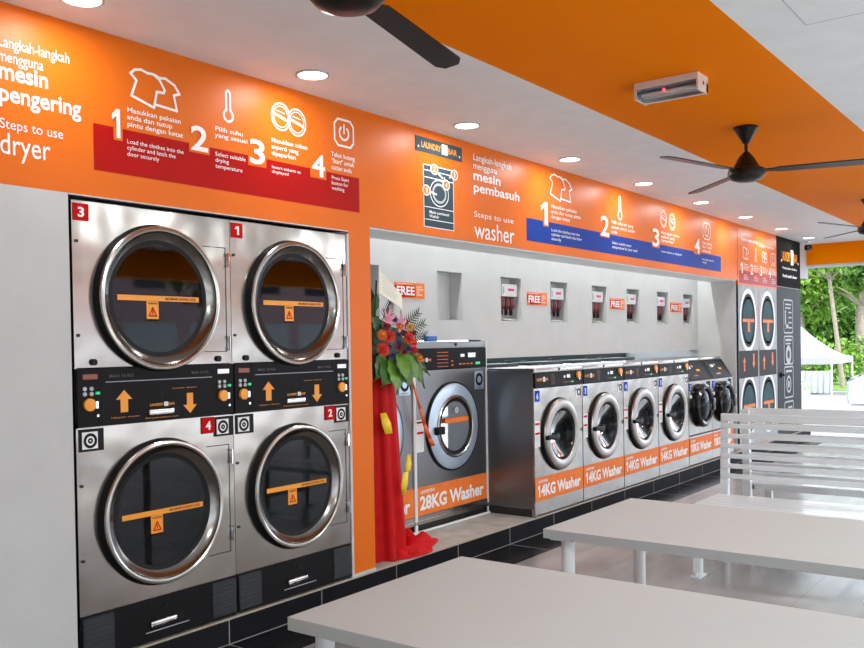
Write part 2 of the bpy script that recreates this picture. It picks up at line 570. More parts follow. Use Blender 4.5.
# cove light strip behind the lintel
cv = thing('cove_light_strip', 'hidden light strip behind the lintel washing the niche wall', 'light', (7.45, D + .315, 2.34))
MB().box(-3.3, 3.3, .0, .02, 0, .02).build('strip', 'wsticker', cv, smooth=False)
for k in range(3):
    l = bpy.data.lights.new('cove_lamp', 'AREA')
    l.shape = 'RECTANGLE'; l.size = 2.1; l.size_y = .03; l.energy = COVE_W / 3; l.color = (.98, .99, 1)
    lo = bpy.data.objects.new('cove_lamp', l)
    COL.objects.link(lo)
    lo.parent = cv
    lo.location = (-2.2 + 2.2 * k, .065, .30)
    lo.rotation_euler = (R(30), 0, 0)      # throws back and down on to the wall


# ---------------------------------------------------------------- printed icons on the fascia
def shirt(mb, x0, x1, z0, z1, y, w):
    a = [(.0, .84), (.16, .98), (.30, 1.0), (.36, .93), (.46, .90), (.60, .92), (.72, .72), (.75, .54), (.60, .50), (.56, .06), (.10, .10), (.16, .70), (.09, .60)]
    a = [(.02, .82), (.10, .95), (.22, 1.0), (.34, .95), (.46, .96), (.58, .84), (.68, .58), (.66, .50), (.52, .48), (.46, .0), (.03, .20), (.13, .66)]
    b = [(.50, .95), (.58, .90), (.70, .93), (.88, .80), (.98, .58), (.86, .50), (.92, .06), (.50, .10)]
    f = lambda q: (x0 + q[0] * (x1 - x0), z0 + q[1] * (z1 - z0))
    mb.line([f(q) for q in a], w, y, True)
    mb.line([f(q) for q in b], w, y)
    return mb


def thermo(mb, cx, z0, z1, y, w):
    h = z1 - z0
    r = h * .19
    mb.circle(cx, z0 + r, r, w, y, a0=R(115), a1=R(425))
    mb.line([(cx - r * .45, z0 + r * 1.9), (cx - r * .45, z1 - r * .4), (cx - r * .2, z1), (cx + r * .2, z1), (cx + r * .45, z1 - r * .4), (cx + r * .45, z0 + r * 1.9)], w, y)
    return mb


def coins(mb, x0, x1, z0, z1, y, w):
    r = (z1 - z0) * .47
    ca, cb = (x0 + r * .95, z1 - r), (x1 - r * .95, z0 + r)
    w *= .75
    for cx, cz in (ca, cb):
        mb.circle(cx, cz, r, w, y, sx=.95)
        mb.circle(cx, cz, r * .78, w * .5, y, sx=.95)
        mb.line([(cx - r * .6, cz + r * .12), (cx + r * .6, cz - r * .18)], w * 1.6, y)
        mb.line([(cx - r * .4, cz + r * .4), (cx + r * .4, cz + r * .3)], w * .6, y)
    return mb


def power(mb, x0, x1, z0, z1, y, w):
    cx, cz = (x0 + x1) / 2, (z0 + z1) / 2
    a, b = (x1 - x0) / 2, (z1 - z0) / 2
    c = a * .35
    mb.line([(x0 + c, z1), (x1 - c, z1), (x1, z1 - c), (x1, z0 + c), (x1 - c, z0), (x0 + c, z0), (x0, z0 + c), (x0, z1 - c)], w, y, True)
    mb.circle(cx, cz, a * .48, w, y, a0=R(130), a1=R(410))
    mb.line([(cx, cz), (cx, cz + a * .6)], w, y)
    return mb


def steps_sign(name, label, banner_col, bx0, bx1, bz0, bz1, heads, steps):
    t = thing(name, label, 'sign', (bx0, D, bz0))
    ox, oz = bx0, bz0
    y = -.0015
    MB().box(0, bx1 - bx0, -.0012, .0, 0, bz1 - bz0).build('banner', banner_col, t, smooth=False)
    for body, a, b, c, d, bold in heads:
        MB().text(body, a - ox, b - ox, c - oz, d - oz, y - .0005, bold, .9).build('lettering', 'letter', t, smooth=False)
    for num, (a, b, c, d), (icon, ia, ib, ic, id_), (m, ma, mb_, mc, md), (e, ea, eb, ec, ed) in steps:
        top = bz1 + (.0)
        h = .010
        nb = MB().box((a + (.45 * (b - a) if num == '1' else 0)) - h - ox, b + h - ox, -.0035, -.0012, c - h - oz, top - oz + .0005).build('numeral_backing', 'orange', t, smooth=False)
        MB().text(num, a - ox, b - ox, c - oz, d - oz, -.005, .02).build('numeral', 'letter', nb, smooth=False)
        k = MB()
        icon(k, ia - ox, ib - ox, ic - oz, id_ - oz, y - .0005, .012) if icon is not thermo else thermo(k, (ia + ib) / 2 - ox, ic - oz, id_ - oz, y - .0005, .012)
        k.build({shirt: 'shirt_icon', thermo: 'thermometer_icon', coins: 'token_icon', power: 'power_icon'}[icon], 'letter', t, smooth=False)
        MB().text(m, ma - ox, mb_ - ox, mc - oz, md - oz, y - .0005, .012, 1).build('lettering', 'letter', t, smooth=False)
        MB().text(e, ea - ox, eb - ox, ec - oz, ed - oz, y - .0005, .004, 1.05).build('lettering', 'letter', t, smooth=False)
    return t


steps_sign('dryer_instruction_sign', 'orange fascia dryer steps with a dark red banner and white numerals', 'red', 2.262, 3.99, 2.245, 2.445,
           [('Langkah-langkah\nmengguna', 1.852, 2.155, 2.60, 2.715, 0), ('mesin\npengering', 1.850, 2.205, 2.435, 2.61, .022),
            ('Steps to use', 1.850, 2.12, 2.338, 2.39, 0), ('dryer', 1.850, 2.062, 2.222, 2.335, .004)],
           [('1', (2.35, 2.395, 2.40, 2.527), (shirt, 2.447, 2.724, 2.572, 2.73), ('Masukkan pakaian\nanda dan tutup\npintu dengan ketat', 2.43, 2.735, 2.455, 2.548), ('Load the clothes into the\ncylinder and latch the\ndoor securely', 2.428, 2.735, 2.325, 2.405)),
            ('2', (2.778, 2.88, 2.415, 2.535), (thermo, 2.98, 3.045, 2.592, 2.743), ('Pilih suhu\nyang sesuai', 2.925, 3.135, 2.495, 2.555), ('Select suitable\ndrying\ntemperature', 2.925, 3.12, 2.345, 2.43)),
            ('3', (3.147, 3.25, 2.407, 2.534), (coins, 3.304, 3.555, 2.605, 2.755), ('Masukkan token\nseperti yang\ndipaparkan', 3.30, 3.565, 2.465, 2.565), ('Insert tokens as\ndisplayed', 3.30, 3.51, 2.375, 2.42)),
            ('4', (3.595, 3.70, 2.407, 2.53), (power, 3.786, 3.945, 2.61, 2.76), ('Tekan butang\n"Start" untuk\ncucian anda', 3.755, 3.955, 2.465, 2.565), ('Press Start\nbutton for\nwashing', 3.755, 3.90, 2.345, 2.43))])
steps_sign('washer_instruction_sign', 'orange fascia washer steps with a blue banner and white numerals', 'blue', 5.90, 10.235, 2.243, 2.415,
           [('Langkah-langkah\nmengguna', 5.19, 5.69, 2.665, 2.785, .008), ('mesin\npembasuh', 5.19, 5.80, 2.50, 2.665, .022),
            ('Steps to use', 5.19, 5.71, 2.335, 2.387, 0), ('washer', 5.19, 5.72, 2.20, 2.32, .004)],
           [('1', (6.11, 6.225, 2.385, 2.563), (shirt, 6.26, 6.64, 2.60, 2.80), ('Masukkan pakaian\nanda dan tutup pintu\ndengan ketat', 6.28, 6.78, 2.44, 2.56), ('Load the clothes into the\ncylinder and latch the door\nsecurely', 6.28, 6.80, 2.27, 2.37)),
            ('2', (7.15, 7.315, 2.39, 2.565), (thermo, 7.48, 7.62, 2.565, 2.775), ('Pilih suhu air yang\nsesuai untuk cucian\nanda', 7.37, 7.87, 2.43, 2.545), ('Select suitable water\ntemperature for your wash', 7.38, 7.92, 2.29, 2.36)),
            ('3', (8.275, 8.44, 2.385, 2.56), (coins, 8.48, 8.86, 2.585, 2.76), ('Masukkan token\nseperti yang\ndipaparkan', 8.49, 8.97, 2.44, 2.55), ('Insert tokens as displayed', 8.50, 9.03, 2.335, 2.362)),
            ('4', (9.394, 9.56, 2.40, 2.557), (power, 9.66, 9.89, 2.575, 2.75), ('Tekan butang\n"Start" untuk\ncucian anda', 9.63, 9.94, 2.43, 2.545), ('Press Start button for\nwashing', 9.63, 10.0, 2.30, 2.36))])


def logo(parent, x0, x1, z0, z1, y, name='logo'):
    """orange lettering around a white washing machine block"""
    w, h = x1 - x0, z1 - z0
    o = MB().text('LAUNDRY', x0, x0 + w * .54, z0 + h * .12, z0 + h * .88, y, .02).text('BAR', x0 + w * .74, x1, z0 + h * .12, z0 + h * .88, y, .02).build(name, 'oamber', parent, smooth=False)
    MB().box(x0 + w * .56, x0 + w * .72, y - .001, y, z0 - h * .1, z0 + h * 1.15).build('logo_machine', 'letter', o, smooth=False)
    MB().circle(x0 + w * .64, z0 + h * .45, h * .26, h * .08, y - .0015, sx=min(1, w * .22 / h)).build('logo_drum', 'gline', o, smooth=False)
    return o


t = thing('logo_plaque', 'dark grey logo plaque on the orange fascia with orange letters', 'sign', (4.535, D, 2.70))
MB().box(0, .515, -.004, 0, 0, .095).build('board', 'slate', t, smooth=False)
logo(t, .06, .455, .022, .075, -.0045)
MB().circle(.03, .03, .004, .006, -.0045, seg=10).circle(.485, .03, .004, .006, -.0045, seg=10).build('dot_marks', 'letter', t, smooth=False)
t = thing('washer_diagram', 'slate washing machine diagram with four orange numbered bubbles on the fascia', 'sign', (4.62, D, 2.23))
MB().box(-.006, .328, -.0015, 0, -.006, .398).build('border', 'letter', t, smooth=False)
MB().box(0, .322, -.0025, -.0015, 0, .392).build('machine_print', 'slate', t, smooth=False)
MB().line([(0, .36), (.322, .36)], .006, -.003).line([(0, .315), (.322, .315)], .006, -.003).line([(0, .125), (.322, .125)], .005, -.003).line([(0, .045), (.322, .045)], .005, -.003) \
    .circle(.165, .225, .085, .007, -.003, sx=1.2).text('Mesin pembasuh\nWasher', .05, .27, .06, .105, -.003, .015).build('print_lines', 'letter', t, smooth=False)
MB().circle(.165, .225, .058, .016, -.003, sx=1.2).build('drum_ring', 'gline', t, smooth=False)
for n, x, z, px, pz in (('1', .02, .23, .13, .215), ('2', .11, .375, .20, .33), ('3', .335, .37, .28, .345), ('4', .24, .29, .22, .335)):
    b = MB().line([(x, z), (px, pz)], .012, -.0045).disc(x, -.005, z, .042, 'Y', 24, sz=.85).build('bubble', 'letter', t, smooth=False)
    MB().disc(x, -.0055, z, .032, 'Y', 24, sz=.85).build('bubble_fill', 'osticker', b, smooth=False)
    MB().text(n, x - .010, x + .010, z - .016, z + .016, -.006, .02).build('bubble_numeral', 'letter', b, smooth=False)

# far end poster (printed dryers), flat print on the wall
t = thing('dryer_poster', 'orange wall poster printed with two stacks of dryers and step icons', 'poster', (10.82, D, P))
DZ = -P
MB().box(0, 1.60, -.004, 0.018, 2.0, 2.69).box(.76, .82, -.004, .018, .02, 2.0).box(.0, 1.6, .0, .018, .02, 2.0).build('backing', 'orange', t, smooth=False)
MB().box(.05, 1.60, -.0055, -.004, 2.02, 2.17).build('banner', 'red', t, smooth=False)
for x, n, ic in ((.09, '1', shirt), (.48, '2', thermo), (.86, '3', coins), (1.24, '4', power)):
    MB().text(n, x, x + .09, 2.14, 2.27, -.006, .02).text('Masukkan\npakaian anda\ndan tutup', x + .12, x + .34, 2.185, 2.26, -.006, .01).text('Load the\nclothes into\nthe cylinder', x + .12, x + .30, 2.06, 2.13, -.006).build('step_lettering', 'letter', t, smooth=False)
    k = MB()
    if ic is thermo: thermo(k, x + .21, 2.31, 2.47, -.006, .012)
    else: ic(k, x + .09, x + .32, 2.31, 2.46, -.006, .012)
    k.build('step_icon', 'letter', t, smooth=False)
MB().text('mesin pengering', .14, .80, 2.52, 2.575, -.006, .02).text('Steps to use dryer', .86, 1.50, 2.50, 2.555, -.006, .006).text('Langkah-langkah', .14, .52, 2.60, 2.63, -.006).build('heading', 'letter', t, smooth=False)
for k in range(2):
    x0 = .0 + k * .80
    d = MB().box(x0, x0 + .78, -.006, .02, .03, 1.995).build('printed_dryer', 'slatel', t, smooth=False)
    for cz in (1.57, .52):
        MB().lathe(x0 + .37, -.007, cz, [(.325, 0), (.275, 0)], 'Y', 40, sz=1.2).build('printed_ring', 'letter', d, smooth=False)
        MB().lathe(x0 + .37, -.007, cz, [(.275, 0), (.22, 0)], 'Y', 40, sz=1.2).build('printed_rim', 'panel', d, smooth=False)
        MB().disc(x0 + .37, -.007, cz, .24, 'Y', 40, sz=1.22).build('printed_glass', 'teal', d, smooth=False)
        MB().box(x0 + .15, x0 + .60, -.0085, -.0075, cz - .02, cz + .02).box(x0 + .34, x0 + .42, -.0085, -.0075, cz - .14, cz - .02).build('printed_strip', 'osticker', d, smooth=False)
    MB().box(x0, x0 + .74, -.0075, -.006, .87, 1.20).build('printed_controls', 'panel', d, smooth=False)
    MB().prism([(x0 + .17, .95), (x0 + .22, .95), (x0 + .22, 1.06), (x0 + .25, 1.06), (x0 + .195, 1.13), (x0 + .14, 1.06), (x0 + .17, 1.06)], -.0085, -.0076) \
        .prism([(x0 + .56, .98), (x0 + .50, 1.05), (x0 + .53, 1.05), (x0 + .53, 1.16), (x0 + .59, 1.16), (x0 + .59, 1.05), (x0 + .62, 1.05)], -.0085, -.0076).build('printed_arrows', 'osticker', d, smooth=False)

# charcoal sign and door at the far end of the wall
t = thing('shop_sign_board', 'charcoal sign board with orange and white logo above the grey door', 'sign', (12.42, D, 2.18))
MB().box(0, 1.17, -.006, .018, 0, .665).build('board', 'charcoal', t, smooth=False)
logo(t, .25, 1.02, .33, .50, -.008)
MB().text('Keep your clothes', .27, .98, .235, .275, -.008, .02).text('fresh and clean', .27, .98, .13, .175, -.008, .02).text('.', .20, .24, .33, .37, -.008, .02).text('.', 1.04, 1.08, .33, .37, -.008, .02).build('lettering', 'letter', t, smooth=False)
d1 = struct(MB().box(12.42, 13.59, D - .006, D + .018, P + .01, 2.165), 'door_1', 'doorgrey', smooth=False)
k = MB()
yy = D - .009
for z0, z1 in ((1.55, 2.0), (1.12, 1.50), (.66, 1.08), (.25, .60)):
    k.line([(12.72, z1 - .03), (12.75, z1), (13.13, z1), (13.16, z1 - .03), (13.16, z0 + .03), (13.13, z0), (12.75, z0), (12.72, z0 + .03)], .02, yy, True)
k.line([(12.80, 1.62), (12.80, 1.84)], .05, yy).line([(12.80, 1.64), (12.92, 1.64)], .05, yy)
for j in range(4): k.line([(12.95, 1.62 + j * .07), (13.10, 1.62 + j * .07)], .02, yy)
k.line([(12.80, 1.94), (13.08, 1.94)], .02, yy).line([(12.80, 1.89), (13.05, 1.89)], .02, yy)
k.lathe(12.93, yy - .001, 1.25, [(.13, 0), (.06, 0)], 'Y', 32).line([(12.80, 1.45), (13.08, 1.45)], .03, yy).line([(12.80, 1.40), (13.04, 1.40)], .02, yy)
k.lathe(12.93, yy - .001, .84, [(.12, 0), (.09, 0)], 'Y', 32).line([(12.80, 1.02), (13.08, 1.02)], .03, yy).lathe(12.93, yy - .001, .84, [(.05, 0), (.01, 0)], 'Y', 20)
k.line([(12.80, .40), (12.90, .52), (13.08, .52), (13.08, .36), (12.80, .36)], .025, yy, True)
k.build('care_symbol_print', 'gline', d1, smooth=False)
MB().cyl((12.55, D - .03, .98), (12.55, D, .98), .035).cyl((12.55, D - .045, .98), (12.70, D - .045, .98), .013).build('door_handle', 'black', d1)


# ---------------------------------------------------------------- machines
def arrow(mb, cx, cz, h, w, up_, y):
    s = 1 if up_ else -1
    p = [(-.23, -.5), (.23, -.5), (.23, .08), (.5, .08), (0, .5), (-.5, .08), (-.23, .08)]
    return mb.prism([(cx + a * w, cz + s * b * h) for a, b in (p if up_ else p[::-1])], y - .001, y)


def stack_dryer(label, x, nums, first_on_upper_left):
    w, h = .856, 1.972
    t = thing('stacked_tumble_dryer', label, 'tumble dryer', (x, D, P + .002), 0, 'stacked tumble dryers in the wall')
    hw = w / 2
    UC, LC, RO, RG = 1.568, .592, .325, .262
    body = MB().box(-hw, -hw + .01, 0.002, 1.0, 0, h).box(hw - .01, hw, 0.002, 1.0, 0, h).box(-hw, hw, .99, 1.0, 0, h).box(-hw, hw, .002, 1.0, h - .01, h) \
        .box(-hw, hw, .002, 1.0, 1.0, 1.03).plate_hole(-hw, hw, .205, 1.005, 0, LC, RG, 0).plate_hole(-hw, hw, 1.262, h, 0, UC, RG, 0)
    body.build('cabinet', 'steel', t)
    # seams of the pressed front
    s = MB()
    for z0, z1 in ((1.32, 1.83), (.33, .86)):
        s.line([(.26, z1), (hw - .03, z1), (hw - .03, z0), (.26, z0)], .004, -.0012)
    s.build('panel_seams', 'grille', t, smooth=False)
    for z in (1.77, 1.36, .80, .42):
        MB().box(hw - .030, hw - .012, -.014, 0, z - .03, z + .03, .003).cyl((hw - .021, -.014, z - .035), (hw - .021, -.014, z + .035), .007, seg=8).build('hinge', 'chrome', t)
    for px, pz in ((-hw + .02, 1.80), (-hw + .02, 1.40), (-hw + .02, .76), (-hw + .02, .44)):
        MB().cyl((px, -.006, pz), (px, 0, pz), .007, seg=8).build('screw', 'grille', t)
    for px in (-.34, .34): MB().cyl((px, -.012, 1.285), (px, 0, 1.285), .014).build('front_knob', 'black', t)
    for cz, tilt in ((UC, 0), (LC, 0)):
        dr = MB().lathe(0, 0, cz, [(RO - .008, -.020), (RO + .001, -.030), (RO + .003, -.038), (RO - .002, -.044), (RO - .012, -.046), (RO - .020, -.042), (RO - .022, -.034)], 'Y', 72).build('door', 'ring', t)
        MB().lathe(0, 0, cz, [(RO + .012, 0), (RO + .008, -.018), (RO + .000, -.030), (RO - .006, -.024)], 'Y', 72).build('door_seal', 'black', dr)
        MB().lathe(0, 0, cz, [(RO - .022, -.035), (RO - .030, -.026), (RG + .002, -.010)], 'Y', 72).build('inner_rim', 'darkring', dr)
        MB().lathe(0, 0, cz, [(RG + .004, -.012), (RG - .016, -.009), (RG - .02, .0)], 'Y', 72).build('glass_seal', 'black', dr)
        MB().disc(0, -.008, cz, RG - .012, 'Y', 64).build('door_glass', 'doorglass', dr, smooth=False)
        lb = MB().box(-.222, .222, -.011, -.009, cz - .012, cz + .012).box(-.072, -.008, -.011, -.009, cz - .094, cz - .014).build('warning_label', 'oamber', dr, smooth=False)
        MB().text('MAXIMUM LOADING LEVEL', .03, .205, cz - .006, cz + .006, -.0115, .02).text('WARNING', -.066, -.014, cz - .028, cz - .018, -.0115, .02).box(-.072, -.008, -.0115, -.011, cz - .103, cz - .094).build('label_lettering', 'panel', dr, smooth=False)
        MB().line([(-.060, cz - .080), (-.020, cz - .080), (-.040, cz - .042)], .006, -.0116, True).line([(-.04, cz - .072), (-.04, cz - .056)], .006, -.0116).build('warning_triangle', 'redst', dr, smooth=False)
        MB().lathe(0, 0, cz, [(RG, 0), (RG + .03, .10), (RG + .03, .72), (0.001, .74)], 'Y', 48).build('drum', 'drumdark', t)
        k = MB()
        for a in range(0, 360, 60):
            c, q = math.cos(R(a + 10)), math.sin(R(a + 10))
            k.cyl((c * (RG + .02), .12, cz + q * (RG + .02)), (c * (RG + .02), .70, cz + q * (RG + .02)), .03, seg=6)
        k.build('drum_lifters', 'drum', t)
    # control strip
    cp = MB().box(-hw + .004, hw - .004, -.012, .0, 1.008, 1.258, .002).build('control_panel', 'panel', t, smooth=False)
    MB().box(-.29, .29, -.0135, -.012, 1.196, 1.199).build('accent_line', 'gline', cp, smooth=False)
    MB().box(-.305, -.302, -.013, -.012, 1.01, 1.256).box(.302, .305, -.013, -.012, 1.01, 1.256).build('panel_gaps', 'black', cp, smooth=False)
    for s_ in (-1, 1):
        cx = -.365 if s_ < 0 else .362
        dz = 0 if s_ < 0 else .0
        MB().box(cx - .035, cx + .035, -.0145, -.012, 1.212, 1.234).build('display', 'dispo' if s_ < 0 else 'disp', cp, smooth=False)
        k = MB()
        for a in (-1, 1):
            for b in (0, 1): k.cyl((cx - .012 + a * .016, -.018, 1.150 + b * .022), (cx - .012 + a * .016, -.012, 1.150 + b * .022), .009, seg=12)
        k.build('select_buttons', 'gline', cp)
        MB().box(cx + .024, cx + .044, -.018, -.012, 1.146, 1.158, .002).build('start_button', 'green', cp, smooth=False)
        MB().cyl((cx - .008, -.026, 1.104), (cx - .008, -.012, 1.104), .027, seg=24).build('coin_button', 'oamber', cp)
        MB().box(cx + .020, cx + .034, -.020, -.012, 1.086, 1.118, .002).cyl((cx + .032, -.018, 1.055), (cx + .032, -.012, 1.055), .006, seg=8).build('token_slot', 'chrome', cp, smooth=False)
    arrow(MB(), -.20, 1.110, .098, .082, True, -.0125).build('arrow_mark', 'oamber', cp, smooth=False)
    arrow(MB(), .157, 1.080, .095, .078, False, -.0125).build('arrow_mark', 'oamber', cp, smooth=False)
    MB().text('MAX 15 KG', -.27, -.15, 1.216, 1.229, -.0125, .01).text('MAX 15 KG', .17, .27, 1.216, 1.229, -.0125, .01).build('print_caption', 'faintgrey', cp, smooth=False)
    MB().text('Push green button to start', -.09, .09, 1.020, 1.028, -.0125).text('Upper dryer', -.265, -.12, 1.036, 1.043, -.0125).text('Lower dryer', .06, .20, 1.150, 1.157, -.0125).build('small_print', 'oamber', cp, smooth=False)
    logo(cp, -.065, .07, 1.076, 1.092, -.0128)
    MB().box(-.078, .058, -.026, -.012, 1.038, 1.064, .008).build('lint_drawer_handle', 'chrome', cp)
    MB().cyl((.0, -.014, 1.132), (.0, -.011, 1.132), .012, seg=12).box(.058, .09, -.014, -.011, 1.036, 1.068).build('lock', 'black', cp)
    for cx in (-.358, .306 + .06):
        q = MB().box(cx - .058, cx + .058, -.005, 0, .905, 1.0).build('round_symbol_plate', 'black', t, smooth=False)
        MB().box(cx - .046, cx + .028, -.0065, -.005, .915, .988).build('plate_face', 'letter', q, smooth=False)
        MB().circle(cx - .008, .950, .026, .012, -.007).circle(cx - .008, .950, .008, .008, -.007, seg=12).build('plate_mark', 'black', q, smooth=False)
    q = MB().box(.230, .306, -.006, 0, .925, 1.003).build('number_sticker', 'redst', t, smooth=False)
    MB().text(nums[1], .252, .284, .942, .985, -.007, .03).build('sticker_numeral', 'letter', q, smooth=False)
    q = MB().box(-hw + .006, -hw + .080, -.003, 0, h - .085, h - .012).build('number_sticker', 'redst', t, smooth=False)
    MB().text(nums[0], -hw + .028, -hw + .058, h - .070, h - .027, -.004, .03).build('sticker_numeral', 'letter', q, smooth=False)
    # black base with louvres and drawer pull
    bp = MB().box(-hw + .004, hw - .004, -.008, .004, .012, .203, .002).build('base_panel', 'panel', t, smooth=False)
    for s_ in (-1, 1):
        k = MB().box(s_ * .345 - .074, s_ * .345 + .074, -.010, -.008, .024, .194)
        for j in range(8):
            z = .03 + j * .021
            k.box(s_ * .345 - .072, s_ * .345 + .072, -.014, -.0095, z, z + .010)
        k.build('vent_grille', 'grille', bp, smooth=False)
    MB().box(-.09, .055, -.024, -.008, .075, .104, .010).build('drawer_pull', 'chrome', bp)
    MB().box(.055, .10, -.010, -.007, .072, .106).cyl((0, -.012, .155), (0, -.006, .155), .014, seg=12).build('base_lock', 'black', bp)
    MB().box(-.11, .13, -.0095, -.008, .052, .056).build('base_print', 'gline', bp, smooth=False)
    return t


stack_dryer('stacked stainless dryers numbered 3 and 4, beside the white wall', 2.578, ('3', '4'), True)
stack_dryer('stacked stainless dryers numbered 1 and 2, beside the orange column', 3.437, ('1', '2'), True)


def kgband(t, hw, z0, z1, txt, x0, x1):
    b = MB().box(-hw, hw, -.003, 0, z0, z1).build('capacity_band', 'osticker', t, smooth=False)
    h = z1 - z0
    m = MB()
    za, zb = z0 + h * .17, z0 + h * .68
    if txt[0] == '1':
        W_ = x1 - x0
        m.text('1', x0, x0 + W_ * .055, za, zb, -.004)
        m.text(txt[1:], x0 + W_ * .075, x1, za, zb, -.004, .034)
    else:
        m.text(txt, x0, x1, za, zb, -.004, .034)
    m.build('band_lettering', 'letter', b, smooth=False)
    MB().text('LAUNDRYBAR', x0 + .01, x0 + (x1 - x0) * .22, z0 + h * .76, z0 + h * .88, -.004, .02).build('band_logo', 'letter', b, smooth=False)


def washer14():
    w, h = .795, 1.14
    hw = w / 2
    t = thing('washing_machine', '', 'washing machine', (0, 0, 0), 0, 'washers rated 14 kg along the platform')
    cz, ro, rg = .610, .283, .195
    c = MB().plate_hole(-hw, hw, .015, .985, 0, cz, rg, 0).box(-hw, hw, -.006, .01, 1.108, 1.138, .003).box(-hw, -hw + .01, 0.003, 1.0, .06, h).box(hw - .01, hw, .003, 1.0, .06, h) \
        .box(-hw, hw, .01, 1.0, h - .012, h).box(-hw, hw, .99, 1.0, .06, h).box(-hw, -hw + .012, -.002, .03, 0, .985)
    c.build('cabinet', 'steel', t)
    for s_ in (-1, 1):
        k = MB()
        x = s_ * (hw - .0005)
        k.tube([(x, .09, .16), (x, .09, .98), (x, .13, 1.02), (x, .87, 1.02), (x, .91, .98), (x, .91, .16), (x, .87, .12), (x, .13, .12)], .0022, 6, True)
        k.box(x - .002, x + .002, .012, .99, .062, 1.12)
        k.build('side_panel', 'steel_side', t, smooth=False)
    MB().box(-hw + .01, hw - .01, .03, .99, 0, .06).build('kick_recess', 'kick', t, smooth=False)
    MB().cyl((0, -.010, 1.126), (0, -.004, 1.126), .011, seg=12).build('lid_lock', 'black', t)
    MB().box(-.30, .30, .55, .75, h, h + .025, .004).cyl((-.2, .85, h), (-.2, .85, h + .04), .03).cyl((.1, .85, h), (.1, .85, h + .035), .03).build('rear_service_covers', 'grille', t)
    d = MB().lathe(0, 0, cz, [(ro - .004, -.010), (ro, -.024), (ro - .008, -.036), (ro - .030, -.045), (rg + .022, -.043), (rg + .010, -.036), (rg + .008, -.020)], 'Y', 64).build('door', 'dullring', t)
    MB().lathe(0, 0, cz, [(ro + .008, 0), (ro + .006, -.012), (ro - .006, -.016)], 'Y', 64).build('door_seal', 'black', d)
    MB().lathe(0, 0, cz, [(rg + .012, -.034), (rg - .015, -.018), (rg - .045, .02)], 'Y', 64).build('inner_gasket', 'blackgloss', d)
    MB().lathe(0, 0, cz, [(rg - .012, -.024), (rg - .035, -.012), (.08, .045), (.001, .055)], 'Y', 48).build('door_glass', 'washglass', d)
    MB().box(-rg - .10, -rg + .075, -.072, -.040, cz - .025, cz + .010, .010).cyl((-rg + .05, -.070, cz - .008), (-rg + .05, -.02, cz - .008), .03).build('door_handle', 'black', d)
    MB().lathe(0, 0, cz, [(rg, 0), (rg + .03, .06), (rg + .05, .42), (.001, .44)], 'Y', 48).build('drum', 'drum', t)
    cp = MB().box(-hw + .004, hw - .004, -.012, .0, .988, 1.106, .003).build('control_panel', 'panel', t, smooth=False)
    MB().box(-.02, .14 - .08, -.0125, -.012, 1.03, 1.032).build('panel_line', 'grille', cp, smooth=False)
    logo(cp, -hw + .03, -hw + .205, 1.038, 1.068, -.0125)
    MB().box(.115, .165, -.0145, -.012, 1.052, 1.078).box(.065, .085, -.0145, -.012, 1.052, 1.072).build('display', 'disp', cp, smooth=False)
    MB().box(.185, .225, -.016, -.012, 1.012, 1.024, .002).build('start_button', 'green', cp, smooth=False)
    k = MB()
    for j in range(4): k.box(.06 + j * .03, .078 + j * .03, -.0145, -.012, 1.014, 1.021)
    for j in range(5): k.box(-.14, -.08, -.0130, -.012, 1.012 + j * .018, 1.015 + j * .018)
    k.build('cycle_marks', 'dispo', cp, smooth=False)
    MB().cyl((.305, -.028, 1.070), (.305, -.012, 1.070), .030, seg=20).build('coin_button', 'oamber', cp)
    MB().box(.315, .335, -.022, -.012, 1.028, 1.046, .002).build('token_slot', 'chrome', cp, smooth=False)
    q = MB().box(-hw + .012, -hw + .085, -.004, 0, .885, .970, .0015).build('number_sticker', 'bluest', t, smooth=False)
    q['key'] = 1
    q = MB().box(-hw + .005, -hw + .088, -.003, 0, .535, .735).build('instruction_sticker', 'wsticker', t, smooth=False)
    MB().box(-hw + .012, -hw + .080, -.004, -.003, .705, .722).box(-hw + .012, -hw + .080, -.004, -.003, .632, .648).build('sticker_bars', 'redst', q, smooth=False)
    k = MB()
    for j in range(6): k.box(-hw + .014, -hw + .076, -.0038, -.003, .545 + j * .013, .548 + j * .013)
    k.build('sticker_text', 'gline', q, smooth=False)
    q = MB().box(.282, .372, -.003, 0, .885, .965).build('round_symbol_plate', 'wsticker', t, smooth=False)
    MB().circle(.335, .925, .024, .014, -.004).box(.362, .372, -.004, -.003, .885, .965).line([(.29, .955), (.30, .94)], .008, -.004).build('plate_mark', 'black', q, smooth=False)
    kgband(t, hw - .002, .118, .300, '14KG Washer', -hw + .035, hw - .05)
    return t


def put_num(t, txt, box):
    for ch in t.children:
        if ch.name.startswith('number_sticker'):
            MB().text(txt, *box, .02).build('sticker_numeral', 'letter', ch, smooth=False)


labs = ['steel 14KG washer with blue sticker 6, nearest of its row', 'steel 14KG washer with blue sticker 5, right of washer 6',
        'steel 14KG washer with blue sticker 4, between washers 5 and 3', 'steel 14KG washer with blue sticker 3, beside the smaller washers']
w0 = washer14()
ws = [w0] + [dup(w0) for _ in range(3)]
for i, t in enumerate(ws):
    t['label'] = labs[i]
    t.location = (5.965 + .4015 + .803 * i, D, P + .002)
    put_num(t, '6543'[i], (-.398 + .034, -.398 + .064, .903, .950, -.005))


